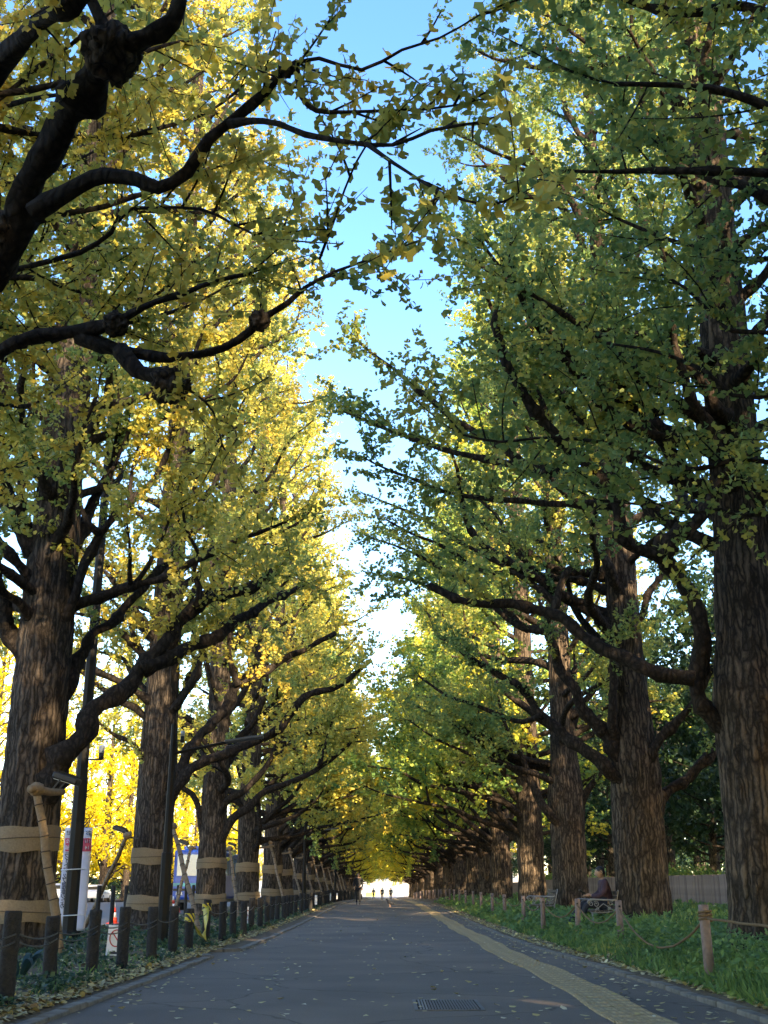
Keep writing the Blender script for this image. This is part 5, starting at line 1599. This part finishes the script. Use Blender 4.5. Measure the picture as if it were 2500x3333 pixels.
def walker(loc, yaw, top, bottom, label, h=1.72, stride=.16, arms=.05, simple_=False):
    root = empty('person', loc, yaw); root.scale = (h / 1.74,) * 3
    V, E, R = chain([((0, 0, .93), (.11, .14)), ((0, 0, 1.12), (.10, .13)), ((0, 0, 1.32), (.105, .16)), ((.0, 0, 1.43), (.08, .15)), ((-.005, 0, 1.50), .05), ((-.01, 0, 1.54), .048)],
                    [3, ((0, -.19, 1.41), .055), ((.03 + arms, -.24, 1.14), .045), ((-.03 - arms, -.22, .92), .036)], [3, ((0, .19, 1.41), .055), ((.0, .24, 1.14), .045), ((-.10 - arms, .21, .95), .036)],
                    [0, ((0, -.09, .88), .085), ((-.02 - stride * .4, -.09, .50), .060), ((stride * .35, -.09, .10), .042)], [0, ((0, .09, .88), .085), ((.0, .09, .49), .060), ((-stride * .5, .09, .09), .042)])
    b = skinned('body', V, E, R, M_SKIN, root, 0, 1)
    hh, ha, hm = head(root, (-.02, 0, 1.635), 0, 0, .98)
    for s, w in ((-1, V[8]), (1, V[11])): hand_fingers(hh, w, (-.15, 0, -1), (-1, 0, 0), s, .5)
    ex = hh.mesh('extra', M_SKIN); bm = bmesh.new(); bm.from_mesh(b.data); bm.from_mesh(ex); bm.to_mesh(b.data); bm.free()
    ha.build('hair', hm, root)
    V2, E2, R2 = chain([((0, 0, .86), (.135, .175)), ((0, 0, 1.12), (.125, .16)), ((0, 0, 1.32), (.13, .185)), ((.0, 0, 1.44), (.095, .165)), ((-.005, 0, 1.50), .065)],
                       [3, ((0, -.195, 1.41), .075), ((.03 + arms, -.25, 1.14), .062), ((-.03 - arms, -.225, .95), .05)], [3, ((0, .195, 1.41), .075), ((.0, .25, 1.14), .062), ((-.10 - arms, .215, .98), .05)])
    skinned('jacket', V2, E2, R2, top, root, 0, 1)
    V2, E2, R2 = chain([((0, 0, .93), (.12, .155))], [0, ((0, -.095, .86), .10), ((-.02 - stride * .4, -.095, .50), .075), ((stride * .35, -.095, .10), .055)], [0, ((0, .095, .86), .10), ((.0, .095, .49), .075), ((-stride * .5, .095, .09), .055)])
    skinned('trousers', V2, E2, R2, bottom, root, 0, 1)
    for x, y in ((stride * .35, -.09), (-stride * .5, .09)):
        V2, E2, R2 = chain([((x + .04, y, .045), .044), ((x - .07, y, .04), .04), ((x - .17, y, .032), .032)]); skinned('shoe', V2, E2, R2, M_SHOE, root, 0, 1)
    tag(root, label, 'person', 'people on the path')
    return root
Yw = 69.0; pw = S(1166, 2945, Yw); walker((pw[0], Yw, gz(Yw)), math.pi / 2, M_BLACKC, M_BLACKC, 'person all in black walking at the left edge of the path', 1.72)
M_OLIVE = simple('grey_green_coat', (.05, .06, .055), .9)
for sx, Yp, lab, yaw in ((1244, 176, 'person in a dark coat, left one of the pair at the bright tunnel end', -1.5), (1272, 178, 'person in a dark coat, right one of the pair at the bright tunnel end', -1.5), (1216, 196, 'small dark person alone at the tunnel end beside the pair', 1.2)):
    q = S(sx, 2900, Yp); walker((q[0], Yp, gz(Yp)), yaw, M_OLIVE, M_BLACKC, lab, 1.68)

# pigeon on the path
M_PIGEON = simple('pigeon_grey', (.022, .023, .027), .7, vary=.3, scale=30)
pg = G(1270, 2952)
pr = empty('pigeon', (pg[0], min(pg[1], 76), gz(min(pg[1], 76)))); pr.rotation_euler = (0, 0, 2.6); pr.scale = (1.5,) * 3
V, E, R = chain([((0, 0, .14), (.055, .06)), ((.07, 0, .165), (.05, .055)), ((.115, 0, .21), .028), ((.13, 0, .245), .026), ((.165, 0, .24), .007)], [0, ((-.08, 0, .12), (.035, .045)), ((-.17, 0, .10), (.010, .03))])
skinned('body', V, E, R, M_PIGEON, pr)
for s in (-1, 1):
    a = Acc(); a.tube([(.01, s * .025, .10), (.0, s * .025, .05), (.01, s * .025, .0)], .006, 6); a.tube([(-.015, s * .025, .003), (.035, s * .025, .003)], .005, 5); a.build('leg', M_SKIN, pr)
tag(pr, 'dark pigeon standing in the middle of the path', 'bird')

# ------------------------------------------------------------------ road traffic and the far end
M_BLUE = simple('bus_blue', (.02, .09, .42), .3, vary=.05); M_TEAL = simple('bus_teal', (.03, .30, .32), .3, vary=.05)
M_GLASSB = simple('pale_blue_glass', (.22, .36, .52), .08, spec=.8, vary=.05)
M_TYRE = simple('tyre', (.02, .02, .02), .9); M_RIM = simple('rim', (.35, .35, .36), .35, .7)
M_CARW = simple('car_white', (.70, .70, .70), .25, vary=.03); M_DGLASS = simple('car_glass', (.03, .035, .04), .06, spec=.8)
M_TAIL = simple('tail_light', (.5, .02, .02), .3)
def wheel(parent, c, r, w):
    root = empty('wheel', c); root.parent = parent
    a = Acc(); a.tube([(-w / 2, 0, 0), (-w / 2 + .02, 0, 0), (w / 2 - .02, 0, 0), (w / 2, 0, 0)], (r * .9, r, r, r * .9), 20); a.build('tyre', M_TYRE, root)
    a = Acc(); a.tube([(-w / 2 - .012, 0, 0), (w / 2 + .012, 0, 0)], r * .58, 16); a.build('rim', M_RIM, root)
def bus(x, y):
    g = gz(y) - .155
    root = empty('city_bus', (x, y, g)); W_, L, H = 2.4, 9.5, 3.0
    a = Acc(); a.box((0, L / 2, 1.75 - .05), (W_, L, H - .6)); bevel(a.build('body', M_BLUE, root, False), .14, 3)
    a = Acc(); a.box((0, L / 2, H + .04), (W_ * .8, L * .7, .18)); bevel(a.build('roof_unit', M_BLUE, root, False), .05)
    a = Acc(); a.box((0, -.004, 2.15), (W_ * .86, .04, 1.05)); bevel(a.build('windscreen', M_GLASSB, root, False), .05)
    a = Acc(); a.box((0, -.006, 1.22), (W_ * .97, .03, .16)); a.build('stripe', M_TEAL, root, False)
    a = Acc(); a.box((0, -.008, .98), (W_ * .97, .03, .12)); a.build('stripe', M_BLACKM, root, False)
    for s in (-1, 1):
        for k in range(6):
            a = Acc(); a.box((s * (W_ / 2 + .002), 1.0 + k * 1.45, 2.15), (.03, 1.3, .9)); a.build('window', M_GLASSB, root, False)
        a = Acc(); a.box((s * .85, -.015, .80), (.32, .05, .16)); bevel(a.build('headlight', M_LAMPGLASS, root, False), .02)
        a = Acc(); a.bar((s * 1.15, -.02, 2.6), (s * 1.38, -.3, 2.5), .04, .04); a.box((s * 1.40, -.32, 2.3), (.18, .06, .36)); a.build('mirror', M_BLACKM, root, False)
        for yy in (2.1, 7.2): wheel(root, (s * (W_ / 2 - .16), yy, .47), .47, .28)
    a = Acc(); a.box((0, L / 2, .55), (W_ * .96, L * .98, .35)); a.build('skirt', M_BLACKM, root, False)
    tag(root, 'blue bus with pale windscreen on the road behind the third and fourth trunks', 'bus')
bus(-9.4, 60)
def car(x, y, rz, label, paint=M_CARW):
    g = gz(y) - .155
    root = empty('parked_car', (x, y, g), rz)
    prof = [(-2.1, .35), (-2.12, .75), (-1.95, .92), (-1.55, 1.0), (-1.15, 1.42), (-.6, 1.5), (.3, 1.48), (.85, 1.1), (1.7, .92), (2.08, .75), (2.1, .35)]
    a = Acc(); ring = []
    for s in (-1, 1):
        ring.append([(s * (.84 if z < 1.02 else .70), y_, z) for y_, z in prof])
    n_ = len(prof); vs = ring[0] + ring[1]; fs = [tuple(range(n_)), tuple(reversed(range(n_, 2 * n_)))] + [((i + 1) % n_, i, n_ + i, n_ + (i + 1) % n_) for i in range(n_)]
    a.add(vs, fs); bevel(a.build('body', paint, root, False), .06, 3)
    a = Acc(); a.box((0, -1.37, 1.21), (1.2, .03, .36), Matrix.Rotation(-.76, 3, 'X')); a.build('rear_window', M_DGLASS, root, False)
    a = Acc(); a.box((0, .60, 1.28), (1.2, .03, .42), Matrix.Rotation(.95, 3, 'X')); a.build('windscreen', M_DGLASS, root, False)
    for s in (-1, 1):
        for yy, ln in ((-.62, .75), (.2, .7)):
            a = Acc(); a.box((s * .765, yy, 1.22), (.03, ln, .34), Matrix.Rotation(s * -.25, 3, 'Y')); a.build('window', M_DGLASS, root, False)
        a = Acc(); a.box((s * .66, -2.08, .80), (.26, .08, .15)); a.build('tail_light', M_TAIL, root, False)
        a = Acc(); a.box((s * .62, 2.06, .70), (.30, .08, .13)); a.build('headlight', M_LAMPGLASS, root, False)
        for yy in (-1.3, 1.3): wheel(root, (s * .76, yy, .32), .32, .2)
    tag(root, label, 'car')
car(-25.5, 96, 0.05, 'white car parked across the road beyond the banner')
car(-25.8, 108, 0.0, 'second white car parked across the road, behind the first one')
def cone(c, label):
    root = empty('traffic_cone', c)
    a = Acc(); a.box((0, 0, .015), (.38, .38, .03)); bevel(a.build('base', M_ORANGE, root, False), .01)
    prof = [(.03, .15), (.2, .118), (.2, .118), (.36, .088), (.36, .088), (.52, .058), (.52, .058), (.7, .025)]
    for k in range(0, 8, 2):
        a = Acc(); a.tube([(0, 0, prof[k][0]), (0, 0, prof[k + 1][0])], (prof[k][1], prof[k + 1][1]), 16); a.build('sleeve', M_ORANGE if k % 4 == 0 else M_WHITE, root)
    tag(root, label, 'traffic cone', 'traffic cones on the road')
q = S(599, 2960, 58); cone((q[0], 56, gz(56) - .155), 'red and white traffic cone on the road left of the third trunk')
cone((q[0] - .45, 57.5, gz(57) - .155), 'red and white traffic cone just behind the first cone')
q = S(368, 3000, 41); cone((q[0], 41, gz(41) - .155), 'red and white traffic cone beyond the leaning no smoking board')

M_PALE = simple('pale_facade', (.34, .33, .32), .8, vary=.08, scale=.4); M_PALE2 = simple('cream_facade', (.32, .28, .24), .8, vary=.08, scale=.4)
M_WIN = simple('far_window', (.16, .20, .25), .15)
def building(x, y, w, d, h, mat, label, storeys, bays):
    root = empty('office_building', (x, y, gz(300)))
    a = Acc(); a.box((0, d / 2, h / 2), (w, d, h)); a.build('wall', mat, root, False)
    a = Acc(); a.box((0, d / 2, h + .25), (w + .5, d + .5, .5)); a.build('roof', mat, root, False)
    a = Acc(); a.box((0, 0, 0), (w / bays * .62, .12, h / storeys * .55)); wm_ = a.mesh('window', M_WIN, False)
    for i in range(storeys):
        for j in range(bays):
            o = link('window', wm_, root); o.location = (-w / 2 + w * (j + .5) / bays, -.02, h * (i + .52) / storeys)
    tag(root, label, 'building')
building(-22, 352, 34, 14, 18, M_PALE, 'pale building beyond the left of the tunnel end', 5, 9)
building(6, 360, 20, 14, 14, M_PALE2, 'cream building framed by the bright tunnel end', 4, 7)
building(32, 352, 30, 14, 20, M_PALE, 'pale building beyond the right of the tunnel end', 6, 8)
M_PLAZA = simple('pale_paving', (.24, .23, .22), .85, vary=.1, scale=.8)
strip('plaza', lambda y: -80, lambda y: 80, 266, 400, 12, 6, lambda x, y: gz(y) + .012, M_PLAZA)
M_YPANEL = simple('yellow_panel', (.6, .55, .12), .6); M_LPANEL = simple('lavender_panel', (.42, .42, .62), .6)
for sx, m_, lab, w_ in ((1206, M_YPANEL, 'low yellow hoarding panel at the left of the tunnel end', 2.2), (1298, M_LPANEL, 'low lavender hoarding panel at the right of the tunnel end', 2.2)):
    q = S(sx, 2912, 272); root = empty('hoarding', (q[0], 272, gz(272)))
    a = Acc(); a.box((0, 0, .62), (w_, .05, .85)); a.build('panel', m_, root, False)
    for s in (-1, 1):
        a = Acc(); a.bar((s * w_ * .4, .06, 0), (s * w_ * .4, .06, 1.05), .05, .05); a.build('leg', M_GREY, root, False)
    tag(root, lab, 'hoarding')

# clipped hedge behind the golden trees across the road
def hedge(x, y0, y1, h, label):
    n = 24000
    y = RNG.uniform(y0, y1, n); xx = x + RNG.normal(size=n) * .5; z = h * RNG.random(n) ** .7
    d = RNG.normal(size=(n, 3)) + np.array((.6, -.3, .3))
    me = leaves_mesh('hedge', np.stack([xx, y, z + GZ(y)], -1), d, RNG.normal(size=(n, 3)), RNG.uniform(.2, .42, n), .5 + RNG.normal(size=n) * .3, LEAF_OVAL * np.array((1.5, 1, 1)), M_EVERGREEN)
    tag(link('hedge', me), label, 'hedge')
hedge(33.0, 12, 200, 5.0, 'dark thicket closing the wood behind the palisade fence')
hedge(-46, 40, 300, 3.2, 'dark hedge behind the golden trees across the road')
M_TAN = simple('tan_facade', (.34, .27, .21), .85, vary=.1, scale=.3)
